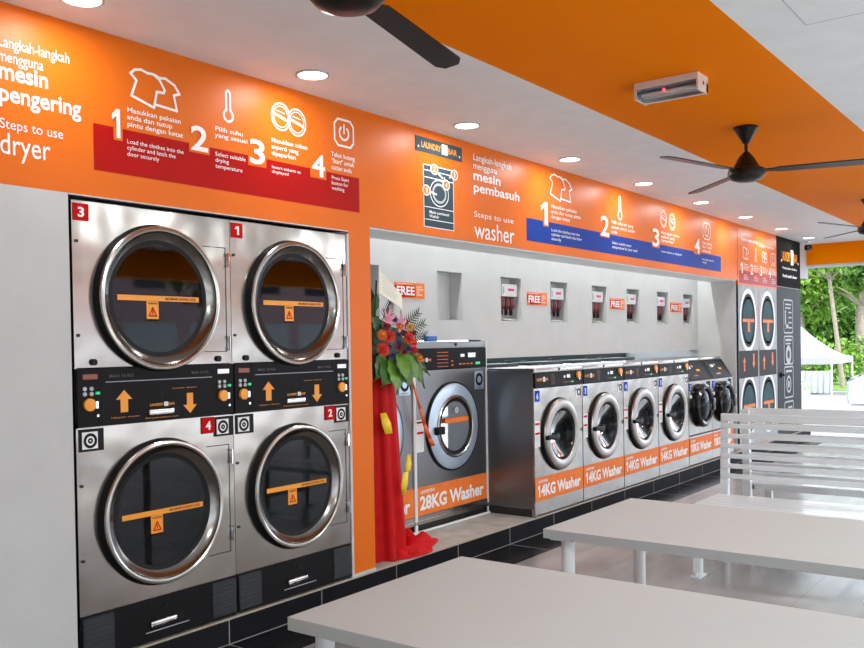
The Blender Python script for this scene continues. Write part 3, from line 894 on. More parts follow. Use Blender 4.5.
def washer10():
    w, h = .70, 1.14
    hw = w / 2
    t = thing('washing_machine', '', 'washing machine', (0, 0, 0), 0, 'washers rated 10 kg at the far end')
    cz, ro = .635, .225
    MB().plate_hole(-hw, hw, .335, .90, 0, cz, .18, 0).box(-hw, hw, 0, .01, .02, .318).box(-hw, -hw + .01, .003, .75, .02, .90).box(hw - .01, hw, .003, .75, .02, .90) \
        .box(-hw, hw, .74, .75, .02, h - .03).box(-hw, hw, .14, .75, h - .03, h, .004).build('cabinet', 'steel', t)
    MB().box(-hw, hw, .003, .01, .318, .335).build('front_seam', 'black', t, smooth=False)
    # sloping console
    k = MB()
    A = [(-hw, 0, .90), (hw, 0, .90), (hw, .13, 1.11), (-hw, .13, 1.11)]
    k.quad(*A)
    for x in (-hw, hw):
        k.bm.faces.new([k.bm.verts.new(p) for p in ((x, 0, .90), (x, .13, 1.11), (x, .74, 1.11), (x, .74, .90))])
    k.quad((-hw, .13, 1.11), (hw, .13, 1.11), (hw, .16, 1.11), (-hw, .16, 1.11))
    cp = k.build('console', 'panel', t, smooth=False)
    n = Vector((0, -.21, .13)).normalized()
    uv = Vector((0, .13, .21)).normalized()

    def cbox(nm, mt, x0, x1, s0, s1, e=.006):
        b = Vector((0, 0, .90))
        m = MB()
        pts = [b + uv * s + Vector((x, 0, 0)) + n * d for x in (x0, x1) for s in (s0, s1) for d in (0.0, e)]
        vs = [m.bm.verts.new(p) for p in pts]
        for f in ((0, 1, 3, 2), (4, 6, 7, 5), (0, 4, 5, 1), (2, 3, 7, 6), (0, 2, 6, 4), (1, 5, 7, 3)): m.bm.faces.new([vs[i] for i in f])
        m.build(nm, mt, cp, smooth=False)
    cbox('console_frame', 'black', -.28, .28, .02, .225, .003)
    cbox('display', 'disp', -.17, -.09, .150, .180, .008)
    cbox('select_button', 'gline', -.05, -.01, .165, .188, .010)
    cbox('coin_button', 'oamber', .03, .12, .11, .135, .012)
    cbox('print_marks', 'dispo', -.12, .02, .055, .068, .006)
    d = MB().lathe(0, 0, cz, [(ro + .005, 0), (ro + .012, -.03), (ro + .004, -.055), (ro - .02, -.068), (ro - .045, -.060), (ro - .06, -.035)], 'Y', 56).build('door', 'blackgloss', t)
    MB().lathe(0, 0, cz, [(ro - .055, -.036), (ro - .09, -.058), (.06, -.072), (.001, -.074)], 'Y', 48).build('door_glass', 'washglass', d)
    MB().box(ro - .045, ro + .03, -.080, -.02, cz - .07, cz + .07, .02).build('door_handle', 'blackgloss', d)
    MB().lathe(0, 0, cz, [(.18, 0), (.21, .05), (.22, .35), (.001, .36)], 'Y', 48).build('drum', 'drum', t)
    q = MB().box(-hw + .012, -hw + .075, -.004, 0, .80, .88, .0015).build('number_sticker', 'bluest', t, smooth=False)
    q = MB().box(hw - .16, hw - .06, -.004, 0, .80, .885).build('round_symbol_plate', 'panel', t, smooth=False)
    MB().cyl((-.31, -.01, .74), (-.31, 0, .74), .018).build('soap_door_knob', 'wsticker', t)
    kgband(t, hw - .002, .118, .300, '10KG Washer', -hw + .03, hw - .05)
    return t


w0 = washer10()
t2 = dup(w0)
for i, (t, n, lab) in enumerate(((w0, '2', 'small 10KG washer with black round door and blue sticker 2, next to washer 3'), (t2, '1', 'small 10KG washer with black round door, last of the row by the bay end'))):
    t['label'] = lab
    t.location = (9.185 + .353 + .706 * i, D, P + .002)
    put_num(t, n, (-.35 + .032, -.35 + .056, .815, .865, -.005))


def washer28():
    w, h = .93, 1.357
    hw = w / 2
    t = thing('washing_machine', '', 'washing machine', (0, 0, 0), 0, 'washers rated 28 kg behind the flower stand')
    cz, ro, rg = .725, .325, .215
    MB().plate_hole(-hw, hw, .075, 1.15, 0, cz, .22, 0).box(-hw, -hw + .01, .003, .9, .06, h).box(hw - .01, hw, .003, .9, .06, h).box(-hw, hw, .003, .9, h - .01, h) \
        .box(-hw, hw, .89, .9, .06, h).box(-hw, hw, -.006, .01, 1.308, h, .003).build('cabinet', 'steel_side', t)
    MB().box(-hw, hw, .02, .88, 0, .06).build('kick_recess', 'kick', t, smooth=False)
    MB().box(-hw, hw, -.012, .0, .055, .085, .003).box(-hw, hw, -.006, 0, .085, .112).build('lower_lip', 'steel', t, smooth=False)
    MB().box(-hw - .002, -hw + .010, -.010, .002, 0, h).box(hw - .010, hw + .002, -.010, .002, 0, h).box(-hw, hw, -.024, -.010, 0, .014).build('white_edge_strips', 'wsticker', t, smooth=False)
    MB().cyl((.05, -.012, 1.335), (.05, -.004, 1.335), .012, seg=12).build('lid_lock', 'black', t)
    MB().box(hw - .0, hw + .002, .02, .88, .1, 1.3).build('side_panels', 'steel_side', t, smooth=False)
    cp = MB().box(-hw + .012, hw - .012, -.014, .0, 1.155, 1.305, .003).build('control_panel', 'panel', t, smooth=False)
    logo(cp, -.43, -.27, 1.215, 1.238, -.0145)
    MB().box(.10, .15, -.016, -.014, 1.240, 1.262).box(.20, .30, -.016, -.014, 1.235, 1.270).build('display', 'disp', cp, smooth=False)
    MB().box(.30, .36, -.018, -.014, 1.178, 1.198, .002).build('start_button', 'green', cp, smooth=False)
    k = MB()
    for j in range(4): k.box(.08 + j * .05, .11 + j * .05, -.016, -.014, 1.182, 1.192)
    for j in range(5): k.box(-.20, -.06, -.0148, -.014, 1.172 + j * .026, 1.176 + j * .026)
    for j in range(2): k.box(-.02, 0, -.016, -.014, 1.175 + j * .03, 1.187 + j * .03)
    k.build('cycle_marks', 'osticker', cp, smooth=False)
    d = MB().lathe(0, 0, cz, [(ro - .008, -.004), (ro - .006, -.016), (ro - .03, -.026), (rg + .012, -.030)], 'Y', 64).build('door', 'bluering', t)
    MB().lathe(0, 0, cz, [(ro + .008, 0), (ro + .008, -.012), (ro - .006, -.014)], 'Y', 64).build('door_seal', 'black', d)
    MB().lathe(0, 0, cz, [(rg + .018, -.034), (rg + .006, -.040), (rg - .004, -.036), (rg - .005, -.02)], 'Y', 64).build('inner_rim', 'ring', d)
    MB().lathe(0, 0, cz, [(rg, -.030), (rg - .03, -.026), (rg - .04, -.01)], 'Y', 64).build('inner_gasket', 'black', d)
    MB().disc(0, -.024, cz, rg - .03, 'Y', 48).build('door_glass', 'doorglass', d, smooth=False)
    lb = MB().box(-.15, .15, -.044, -.040, cz + .03, cz + .065).build('warning_label', 'osticker', d, smooth=False)
    MB().circle(0, cz + .12, .016, .014, -.041).text('o', -.01, .01, cz + .11, cz + .13, -.042).build('centre_mark', 'gline', d, smooth=False)
    MB().box(-rg - .055, -rg + .045, -.058, -.030, cz - .045, cz + .012, .008).cyl((-rg - .02, -.066, cz - .018), (-rg - .02, -.05, cz - .018), .026, seg=16).build('door_handle', 'black', d)
    MB().lathe(0, 0, cz, [(.22, 0), (.25, .05), (.27, .5), (.001, .52)], 'Y', 48).build('drum', 'drum', t)
    q = MB().box(-hw + .02, -hw + .105, -.003, 0, .57, .80).build('instruction_sticker', 'wsticker', t, smooth=False)
    MB().box(-hw + .025, -hw + .10, -.004, -.003, .775, .79).box(-hw + .025, -hw + .10, -.004, -.003, .70, .715).build('sticker_bars', 'redst', q, smooth=False)
    for cx in (.365,):
        q = MB().box(cx - .06, cx + .06, -.003, 0, .985, 1.125).build('round_symbol_plate', 'bluering', t, smooth=False)
        MB().circle(cx, 1.06, .038, .022, -.004).text('REVERSING', cx - .045, cx + .045, .993, 1.003, -.004).build('plate_mark', 'black', q, smooth=False)
    kgband(t, hw - .014, .118, .320, '28KG Washer', -hw + .045, hw - .06)
    return t


w0 = washer28()
t2 = dup(w0)
w0['label'] = 'large grey 28KG washer with a pale blue door ring and white edge strips'
w0.location = (5.4975, 3.90, P + .002)
t2['label'] = 'large 28KG washer mostly hidden behind the red flower stand'
t2.location = (4.56, 3.90, P + .002)
b = MB().box(5.215, 5.335, 3.945 - .035, 3.945, P + 1.360, P + 1.400, .003).build('small_blue_box', 'bluebox')
tag(b, 'small blue box on top of the large 28KG washer', 'box')
# orange ribbon hanging in front of the large washer
rb = MB()
path = [(4.945, 3.86, 1.26), (4.96, 3.84, 1.16), (5.01, 3.83, 1.02), (5.06, 3.83, .90), (5.115, 3.83, .80), (5.15, 3.825, .745)]
for a, b2 in zip(path[:-1], path[1:]):
    wd = .004 + .035 * (1.26 - a[2]); wd2 = .004 + .035 * (1.26 - b2[2])
    rb.quad((a[0] - wd, a[1], a[2]), (a[0] + wd, a[1] - .006, a[2]), (b2[0] + wd2, b2[1] - .006, b2[2]), (b2[0] - wd2, b2[1], b2[2]))
o = rb.build('hanging_ribbon', 'oribbon', recalc=True)
o.modifiers.new('thick', 'SOLIDIFY').thickness = .002
tag(o, 'orange ribbon hanging from the flowers in front of the large washer door', 'ribbon')

# ---------------------------------------------------------------- soap dispensers in niches, FREE stickers
t = thing('soap_dispenser', 'white soap dispenser with dark red bottles in the nearest filled niche', 'soap dispenser', (0, 0, 0), 0, 'soap dispensers in the wall niches')
hs = MB().box(-.120, .115, -.085, 0, .205, .310, .006).build('housing', 'wsticker', t, smooth=False)
MB().box(-.03, .065, -.087, -.085, .250, .272).build('housing_mark', 'pink', hs, smooth=False)
MB().box(-.112, -.095, -.087, -.085, .225, .285).box(-.06, -.02, -.086, -.085, .222, .226).box(.0, .05, -.086, -.085, .222, .226).build('housing_print', 'gline', hs, smooth=False)
for j in range(3):
    x = -.078 + j * .076
    bt = MB().lathe(x, -.045, 0, [(.001, .200), (.029, .199), (.031, .19), (.031, .125), (.018, .10), (.012, .094)], 'Z', 20).build('bottle', 'maroon', t)
    MB().lathe(x, -.045, 0, [(.014, .096), (.016, .08), (.014, .05), (.001, .048)], 'Z', 14).build('nozzle', 'black', bt)
MB().box(-.10, .10, -.085, 0, .004, .010).quad((-.10, -.003, .045), (.10, -.003, .045), (.10, -.085, .010), (-.10, -.085, .010)).build('drip_tray', 'white', t, smooth=False)
labs = ['soap dispenser with maroon bottles in the niche left of the second FREE sticker', 'soap dispenser in the niche right of the second FREE sticker',
        'soap dispenser in the niche left of the third FREE sticker', 'soap dispenser in the niche right of the third FREE sticker',
        'soap dispenser in the niche left of the farthest FREE sticker', 'soap dispenser in the farthest niche, by the bay end wall']
for i, a in enumerate((6.285, 7.113, 7.935, 8.73, 9.525, 10.305)):
    o = t if i == 0 else dup(t)
    o['label'] = labs[i]
    o.location = (a + .195, YW + .118, ZN0 + .002)
for i, (a, b_) in enumerate(((4.895, 5.255), (6.70, 7.035), (8.325, 8.665), (9.905, 10.235))):
    labs = ['orange and red FREE sticker above the flower stand', 'orange and red FREE sticker between the first two soap niches',
            'third FREE sticker from the left, midway along the niche wall', 'farthest FREE sticker, beside the last niche']
    if i == 0:
        f = thing('free_sticker', labs[0], 'sticker', (a, YW, 1.80), 0, 'FREE stickers on the niche wall')
        MB().box(0, .345, -.003, 0, 0, .112).build('sticker_base', 'osticker', f, smooth=False)
        MB().prism([(.0, .090), (.0, .035), (.03, .035), (.05, .006), (.235, .012), (.235, .094)], -.004, -.003).build('red_field', 'redst', f, smooth=False)
        MB().text('FREE', .022, .225, .022, .084, -.0045, .03).text('LAUNDRY\nDETERGENT\nAND\nSOFTENER', .25, .325, .02, .09, -.0045, .01).text('WITH EVERY WASH', .02, .20, .098, .106, -.0045, .0).build('sticker_lettering', 'letter', f, smooth=False)
        f0 = f
    else:
        dup(f0, labs[i], loc=(a, YW, 1.795))

# ---------------------------------------------------------------- flower stand
fs = thing('flower_stand', 'opening flower stand with red satin skirt, red gerberas and a cream card', 'flower stand', (4.38, 3.68, P + .002))
FX, FY, FZ = 4.38, 3.70, P + .002
k = MB()
segN = 72
prof = [(.105, 1.14), (.115, 1.0), (.125, .8), (.14, .5), (.155, .25), (.165, .06), (.18, .0)]
rings = []
for r, z in prof:
    ring = []
    for i in range(segN):
        a = 2 * PI * i / segN
        f = 1 + (.05 + .09 * (1.14 - z)) * math.sin(a * 9 + z * 1.5) * .7
        ring.append(k.bm.verts.new((r * f * math.cos(a), r * f * math.sin(a) * .9, z)))
    rings.append(ring)
for A, B in zip(rings[:-1], rings[1:]):
    for i in range(segN): k.bm.faces.new((A[i], A[(i + 1) % segN], B[(i + 1) % segN], B[i]))
k.build('satin_skirt', 'redcloth', fs)
# trailing cloth on the platform
k = MB()
nu, nv = 40, 26
grid = {}
for i in range(nu + 1):
    for j in range(nv + 1):
        u, v = i / nu, j / nv
        a = u * 2 * PI
        rx = .33 + .10 * math.cos(a - .2) ** 5 + .06 * math.sin(3 * a)
        ry = .165 + .02 * math.sin(4 * a + 1)
        x = .13 + v * rx * math.cos(a); y = -.05 + v * ry * math.sin(a)
        z = .004 + (1 - v ** 2) * (.070 + .06 * math.sin(x * 34 + 8 * y) * math.cos(y * 20) + .03 * math.sin(x * 61 + y * 30))
        grid[i, j] = k.bm.verts.new((x, y, max(.004, z)))
for i in range(nu):
    for j in range(nv):
        k.bm.faces.new((grid[i, j], grid[i + 1, j], grid[i + 1, j + 1], grid[i, j + 1]))
bmesh.ops.remove_doubles(k.bm, verts=k.bm.verts, dist=.0005)
k.build('trailing_cloth', 'redcloth', fs)


def ribbon(pts, w, material, name, parent):
    m = MB()
    for (a, wa), (b_, wb_) in zip(list(zip(pts, w))[:-1], list(zip(pts, w))[1:]):
        m.quad((a[0] - wa, a[1], a[2]), (a[0] + wa, a[1] - .012, a[2] + .004), (b_[0] + wb_, b_[1] - .012, b_[2] + .004), (b_[0] - wb_, b_[1], b_[2]))
    bmesh.ops.remove_doubles(m.bm, verts=m.bm.verts, dist=.0005)
    o = m.build(name, material, parent)
    o.modifiers.new('thick', 'SOLIDIFY').thickness = .0015
    return o


ribbon([(-.13, -.14, .92), (-.11, -.15, .85), (-.09, -.15, .79)], (.02, .035, .028), 'yellow', 'yellow_bow', fs)
ribbon([(.105, -.15, .64), (.088, -.16, .58), (.07, -.17, .54)], (.008, .022, .016), 'yellow', 'yellow_bow', fs)
ribbon([(.035, -.18, .54), (.02, -.18, .47), (.01, -.18, .40)], (.018, .026, .010), 'yellow', 'yellow_bow', fs)
# foliage
def leafblade(m, a, b_, w, sag=.02, lobes=0):
    a, b_ = Vector(a), Vector(b_)
    d = b_ - a
    s_ = d.cross(Vector((0, -1, .3))).normalized()
    nn = 8
    prev = None
    for i in range(nn + 1):
        q = i / nn
        p = a + d * q + Vector((0, -.02 * math.sin(q * PI), -sag * q * q))
        ww = w * math.sin(min(1, q * 1.05 + .06) * PI) ** .8 * (1 + lobes * math.sin(q * 22))
        ww = abs(ww)
        cur = (m.bm.verts.new(p + s_ * ww), m.bm.verts.new(p + Vector((0, .01, 0))), m.bm.verts.new(p - s_ * ww))
        if prev:
            m.bm.faces.new((prev[0], prev[1], cur[1], cur[0]))
            m.bm.faces.new((prev[1], prev[2], cur[2], cur[1]))
        prev = cur


for a, b_, w, mt in (((-.02, -.12, 1.22), (-.16, -.19, 1.08), .07, 'leaf'), ((.0, -.14, 1.24), (-.02, -.2, 1.03), .075, 'leafl'), ((.06, -.14, 1.24), (.12, -.20, 1.05), .075, 'leaf'), ((.05, -.15, 1.26), (.06, -.21, 1.10), .06, 'leafl'),
                     ((.10, -.12, 1.26), (.24, -.18, 1.10), .07, 'leafl'), ((.16, -.10, 1.26), (.42, -.13, 1.13), .045, 'leaf'), ((.18, -.12, 1.24), (.33, -.15, 1.05), .05, 'leaf'), ((.14, -.11, 1.28), (.33, -.15, 1.20), .05, 'leaf'),
                     ((-.05, -.12, 1.26), (-.2, -.17, 1.12), .06, 'leaf'), ((-.05, 0, 1.45), (-.10, -.05, 1.74), .045, 'leaf'), ((-.1, 0, 1.4), (-.15, -.02, 1.72), .05, 'leaf'), ((-.06, -.03, 1.50), (-.04, -.06, 1.68), .035, 'leaf'),
                     ((.05, -.08, 1.35), (.19, -.11, 1.46), .04, 'leaf'), ((0, -.08, 1.4), (.02, -.08, 1.54), .045, 'leaf'), ((-.06, -.08, 1.4), (-.12, -.08, 1.54), .045, 'leaf'), ((.10, -.08, 1.3), (.26, -.11, 1.38), .04, 'leaf')):
    m = MB()
    leafblade(m, a, b_, w, lobes=.12)
    m.build('leaf', mt, fs, recalc=False)
for (ax, az), (bx, bz) in (((.13, 1.36), (.40, 1.46)), ((.12, 1.38), (.34, 1.53)), ((.14, 1.34), (.42, 1.38)), ((.0, 1.42), (.06, 1.60))):
    m = MB()
    a, b_ = Vector((ax, -.08, az)), Vector((bx, -.10, bz))
    m.tube([a, b_], .002, 5)
    d = (b_ - a)
    n_ = Vector((-d.z, 0, d.x)).normalized()
    for q in range(3, 12):
        p = a + d * q / 12
        for s_ in (-1, 1):
            e = p + n_ * s_ * .07 * (1.2 - q / 14) + d.normalized() * .05
            m.tube([p, (p + e) / 2 + Vector((0, -.004, 0)), e], [.0035, .0045, .001], 4)
    m.build('palm_frond', 'frond', fs, recalc=False)
core = MB()
bmesh.ops.create_icosphere(core.bm, subdivisions=3, radius=.15, matrix=Matrix.Translation((.03, .0, 1.32)) @ Matrix.Diagonal((1.25, .75, 1.1, 1)))
for v in core.bm.verts: v.co += Vector((rnd.uniform(-1, 1), rnd.uniform(-1, 1), rnd.uniform(-1, 1))) * .018
core.build('foliage_core', 'frond', fs, smooth=False)


def flower(x, z, r, mt, cmt='fyellow', y=-.16, layers=3, tilt=(0, 0)):
    m = MB()
    for L in range(layers):
        n = 16 - L * 3
        rr = r * (1 - .27 * L)
        for i in range(n):
            a = 2 * PI * i / n + L * .2
            u = Vector((math.cos(a), 0, math.sin(a)))
            v = Vector((-math.sin(a), 0, math.cos(a)))
            p0 = u * r * .15; p1 = u * rr * .62; p2 = u * rr
            wv = rr * 2.6 / n
            yy0 = -.008 * L - .004
            yy2 = -.012 * L - .012 * (1 if L else .4)
            m.bm.faces.new([m.bm.verts.new(q) for q in (p0 + v * wv * .2 + Vector((0, yy0, 0)), p0 - v * wv * .2 + Vector((0, yy0, 0)), p1 - v * wv * .55 + Vector((0, yy2, 0)),
                                                         p2 + Vector((0, yy2 + .006, 0)), p1 + v * wv * .55 + Vector((0, yy2, 0)))])
    o = m.build('gerbera', mt, fs, recalc=False, loc=(x, y, z))
    o.rotation_euler = (tilt[0], 0, tilt[1])
    c = MB().lathe(0, 0, 0, [(r * .2, 0), (r * .2, -.018), (r * .12, -.026), (.0005, -.027)], 'Y', 12).build('flower_centre', cmt, o)
    return o


fl = [(-.04, 1.37, .052, 'fred', 'fdark'), (.13, 1.36, .050, 'fred', 'fdark'), (.24, 1.28, .042, 'fred', 'fdark'), (-.12, 1.29, .05, 'fred', 'fdark'), (.06, 1.43, .035, 'forange', 'fyellow'),
      (.27, 1.23, .038, 'forange', 'fyellow'), (.12, 1.46, .03, 'fdark', 'fdark'), (-.09, 1.43, .032, 'fdark', 'fdark'), (.17, 1.43, .033, 'fyellow', 'forange'), (.02, 1.38, .022, 'fpurple', 'fpurple'),
      (.05, 1.33, .026, 'fpurple', 'fpurple'), (-.01, 1.47, .024, 'fpurple', 'fpurple'), (-.01, 1.25, .024, 'fpurple', 'fpurple'), (.08, 1.27, .026, 'fdark', 'fdark'), (.20, 1.33, .036, 'fred', 'fyellow'), (-.13, 1.38, .04, 'forange', 'fyellow'),
      (-.05, 1.30, .026, 'fpurple', 'fpurple'), (.03, 1.30, .03, 'fdark', 'fdark'), (.15, 1.29, .028, 'fpurple', 'fpurple'), (.08, 1.39, .028, 'fdark', 'fdark'), (.20, 1.39, .028, 'fdark', 'fdark')]
for i, (x, z, r, a, b_) in enumerate(fl): flower(x, z, r, a, b_, y=-.155 - (.02 if i % 2 else 0) + (.03 if x > .2 else 0), tilt=(R(-12), R(-22)))
for x, z in ((-.07, 1.47), (.04, 1.44)):
    m = MB()
    for i in range(6):
        a = 2 * PI * i / 6 + .3
        leafblade(m, (0, 0, 0), (math.cos(a) * .075, -.03, math.sin(a) * .075 + .02), .014, sag=.0)
    o = m.build('lily', 'fpink', fs, recalc=False, loc=(x, -.15, z))
m = MB()
q = [Vector(p) for p in ((-.055, -.10, 1.78), (-.085, -.12, 1.64), (.135, -.13, 1.545), (.15, -.11, 1.64))]
m.quad(*q)
o = m.build('greeting_card', 'cream', fs, smooth=False, recalc=False)
o.modifiers.new('thick', 'SOLIDIFY').thickness = .003
m = MB()
for j in range(1, 6):
    a = q[0].lerp(q[1], j / 6.5); b_ = q[3].lerp(q[2], j / 6.5)
    c0, c1 = a.lerp(b_, .15), a.lerp(b_, .8 - .06 * (j % 3))
    m.quad(c0 + Vector((0, -.003, .002)), c1 + Vector((0, -.003, .002)), c1 + Vector((0, -.003, -.002)), c0 + Vector((0, -.003, -.002)))
m.build('card_writing', 'gline', o, smooth=False, recalc=False)
m = MB().cyl((-.06, -.03, 1.0), (-.06, -.08, 1.72), .006, seg=6).cyl((0, 0, 0), (0, 0, 1.3), .02)
m.build('stand_pole', 'frond', fs)
for ch in fs.children:
    if not ch.name.startswith(('satin_skirt', 'trailing_cloth', 'yellow_bow')): ch.location.x -= .035; ch.location.z += .02

# ---------------------------------------------------------------- tables
def table(label, x0, x1, y0, y1):
    t = thing('long_table', label, 'table', ((x0 + x1) / 2, (y0 + y1) / 2, 0), 0, 'white laminate tables')
    a, b_ = (x1 - x0) / 2, (y1 - y0) / 2
    MB().box(-a, a, -b_, b_, .714, .75, .002).build('tabletop', 'tabletop', t, smooth=False)
    for sx in (-1, 1):
        for sy in (-1, 1):
            MB().cyl((sx * (a - .07), sy * (b_ - .07), .012), (sx * (a - .07), sy * (b_ - .07), .714), .026, seg=24).cyl((sx * (a - .07), sy * (b_ - .07), 0), (sx * (a - .07), sy * (b_ - .07), .012), .03, seg=24) \
                .box(sx * (a - .07) - .05, sx * (a - .07) + .05, sy * (b_ - .07) - .05, sy * (b_ - .07) + .05, .706, .7138).build('leg', 'tableleg', t)
    return t


table('nearest white laminate table, its left corner in front of the dryers', 1.685, 2.50, -.10, 1.745)
t2_ = table('second white laminate table, between the nearest table and the slatted bench', 3.04, 3.85, -.10, 1.735)


# ---------------------------------------------------------------- benches
def bench(label, x, y, rz, far=False):
    """local: seat runs along y (length), x = 0 at the front edge, back at +x"""
    L = 1.04
    t = thing('slatted_bench', label, 'bench', (x, y, 0), rz, 'white slatted benches standing back to back')
    h = L / 2
    m = MB()
    for j in range(6):
        m.box(.0 + j * .088, .085 + j * .088, -h, h, .432, .45, .003)
    m.build('seat_slats', 'bench', t, smooth=False)
    m = MB().box(.02, .52, -h + .03, -h + .06, .40, .432).box(.02, .52, h - .06, h - .03, .40, .432).box(.02, .05, -h, h, .40, .432).box(.49, .52, -h, h, .40, .432)
    m.build('seat_frame', 'bench', t, smooth=False)
    for s_ in (-1, 1):
        yy = s_ * (h - .03)
        m = MB()
        p = [(.52, 0.012), (.575, .975), (.62, .975), (.565, 0.012)]
        A = [m.bm.verts.new((px, yy - .025, pz)) for px, pz in p]
        B = [m.bm.verts.new((px, yy + .025, pz)) for px, pz in p]
        m.bm.faces.new(A); m.bm.faces.new(B[::-1])
        for i in range(4): m.bm.faces.new((A[i], A[(i + 1) % 4], B[(i + 1) % 4], B[i]))
        m.build('back_post', 'bench', t, smooth=False)
        MB().box(.03, .08, yy - .025, yy + .025, .012, .40, .004).box(.0, .12, yy - .03, yy + .03, 0, .012).cyl((.02, yy, .012), (.02, yy, .03), .012, seg=8).build('front_leg', 'bench', t, smooth=False)
        MB().box(.50, .62, yy - .03, yy + .03, 0, .012).build('foot_plate', 'bench', t, smooth=False)
        MB().cyl((.06, yy, .16), (.54, yy, .16), .015, seg=10).build('side_stretcher', 'bench', t)
    m = MB()
    for j in range(7):
        z1 = .978 - j * .066
        z0 = z1 - (.050 if j == 0 else (.024 if far else .030))
        if far:
            z1, z0 = 1.47 - (1.47 - z1) * 1.06, 1.47 - (1.47 - z0) * 1.06
            if j == 0: z1 = .985
        xa = .52 + .055 * (z0 / .96)
        m.box(xa - .012, xa + .012, -h + .012, h - .012, z0, z1, .003)
    m.build('back_slats', 'bench', t, smooth=False)
    return t


bench('near white slatted bench with its back towards the street', 5.40, 1.525, 0)
bench('far white slatted bench behind the near one, facing the other way', 7.03, 1.53, PI, True)


# ---------------------------------------------------------------- ceiling fans
def fan_build(x, y, ang, label):
    t = thing('ceiling_fan', label, 'ceiling fan', (x, y, 2.849), 0, 'black ceiling fans on the orange strip')
    MB().lathe(0, 0, 0, [(.001, 0), (.078, -.001), (.078, -.014), (.070, -.022), (.022, -.105), (.014, -.112), (.001, -.112)], 'Z', 32).build('ceiling_canopy', 'fan', t)
    MB().cyl((0, 0, -.105), (0, 0, -.175), .011).build('downrod', 'fan', t)
    MB().lathe(0, 0, 0, [(.012, -.16), (.020, -.165), (.050, -.20), (.085, -.265), (.092, -.28)], 'Z', 32).build('motor_cone', 'fan', t)
    MB().lathe(0, 0, 0, [(.085, -.268), (.112, -.275), (.118, -.295), (.118, -.315), (.095, -.340), (.06, -.352), (.001, -.355)], 'Z', 40).build('motor_housing', 'fan', t)
    for k in range(3):
        m = MB()
        a = [(.10, -.018), (.17, -.026), (.20, -.045), (.80, -.054), (.845, -.03), (.85, .03), (.80, .052), (.20, .042), (.17, .026), (.10, .018)]
        tilt = R(-8)
        A, B = [], []
        for r, w in a:
            A.append(m.bm.verts.new((r, w * math.cos(tilt), -.285 + w * math.sin(tilt))))
            B.append(m.bm.verts.new((r, w * math.cos(tilt), -.292 + w * math.sin(tilt))))
        m.bm.faces.new(A); m.bm.faces.new(B[::-1])
        for i in range(len(a)): m.bm.faces.new((A[i], B[i], B[(i + 1) % len(a)], A[(i + 1) % len(a)]))
        o = m.build('blade', 'fan', t, smooth=False)
        o.rotation_euler = (0, 0, R(ang + 120 * k))
    return t


f0 = fan_build(5.95, 1.845, -76, 'black three-blade ceiling fan in the middle of the orange ceiling strip')
fan_build(2.08, 1.845, 13, 'nearest ceiling fan, cut off by the top edge of the photo')
fan_build(9.86, 1.845, 41, 'farthest black ceiling fan, at the right edge near the orange beam')

# emergency light on the orange ceiling
t = thing('emergency_light', 'white boxed emergency light with twin tubes on the orange ceiling', 'light', (4.64, 1.825, 2.849))
t.scale = (1, .92, 1)
MB().box(-.09, .055, -.19, .19, -.035, 0, .003).box(.03, .055, -.19, .19, -.085, -.035).box(-.09, .055, -.19, -.178, -.09, -.03).box(-.09, .055, .178, .19, -.09, -.03).build('housing', 'lampbody', t, smooth=False)
MB().box(-.088, .03, -.176, .176, -.088, -.036, .004).build('clear_cover', 'lampcover', t, smooth=False)
MB().cyl((-.03, -.165, -.06), (-.03, .165, -.06), .012).cyl((.008, -.165, -.06), (.008, .165, -.06), .012).build('tubes', 'tube', t)
MB().cyl((-.07, .02, -.055), (-.06, .02, -.055), .008).build('indicator', 'redled', t)
MB().cyl((-.015, -.193, -.045), (-.015, -.19, -.045), .010).build('test_button', 'redst', t)

# security camera by the far beam
t = thing('security_camera', 'small black security camera hanging near the far orange beam', 'security camera', (13.5, 3.33, 2.849))
MB().cyl((0, 0, 0), (0, 0, -.02), .04).cyl((0, 0, -.02), (0, 0, -.06), .012).build('mount', 'ceil', t)
MB().lathe(0, 0, 0, [(.001, -.045), (.045, -.055), (.055, -.09), (.045, -.125), (.02, -.14), (.001, -.142)], 'Z', 24).build('dome', 'blackgloss', t)

# ---------------------------------------------------------------- outdoors
def ground(x):
    for (xa, za), (xb, zb) in zip(xs_[:-1], xs_[1:]):
        if xa <= x <= xb: return za + (zb - za) * (x - xa) / (xb - xa)
    return -1.14 + (x - 47) * .0069


def leafcloud(m, c, rx, ry, rz, n, s, rr):
    for _ in range(n):
        while True:
            p = Vector((rr.uniform(-1, 1), rr.uniform(-1, 1), rr.uniform(-1, 1)))
            if .25 < p.length < 1: break
        p = Vector((c[0] + p.x * rx, c[1] + p.y * ry, c[2] + p.z * rz))
        a = Vector((rr.uniform(-1, 1), rr.uniform(-1, 1), rr.uniform(-1, 1))).normalized()
        b_ = a.cross(Vector((rr.uniform(-1, 1), rr.uniform(-1, 1), rr.uniform(-1, 1)))).normalized()
        k_ = s * rr.uniform(.6, 1.3)
        m.bm.faces.new([m.bm.verts.new(q) for q in (p - a * k_, p - b_ * k_ * .45, p + a * k_, p + b_ * k_ * .45)])


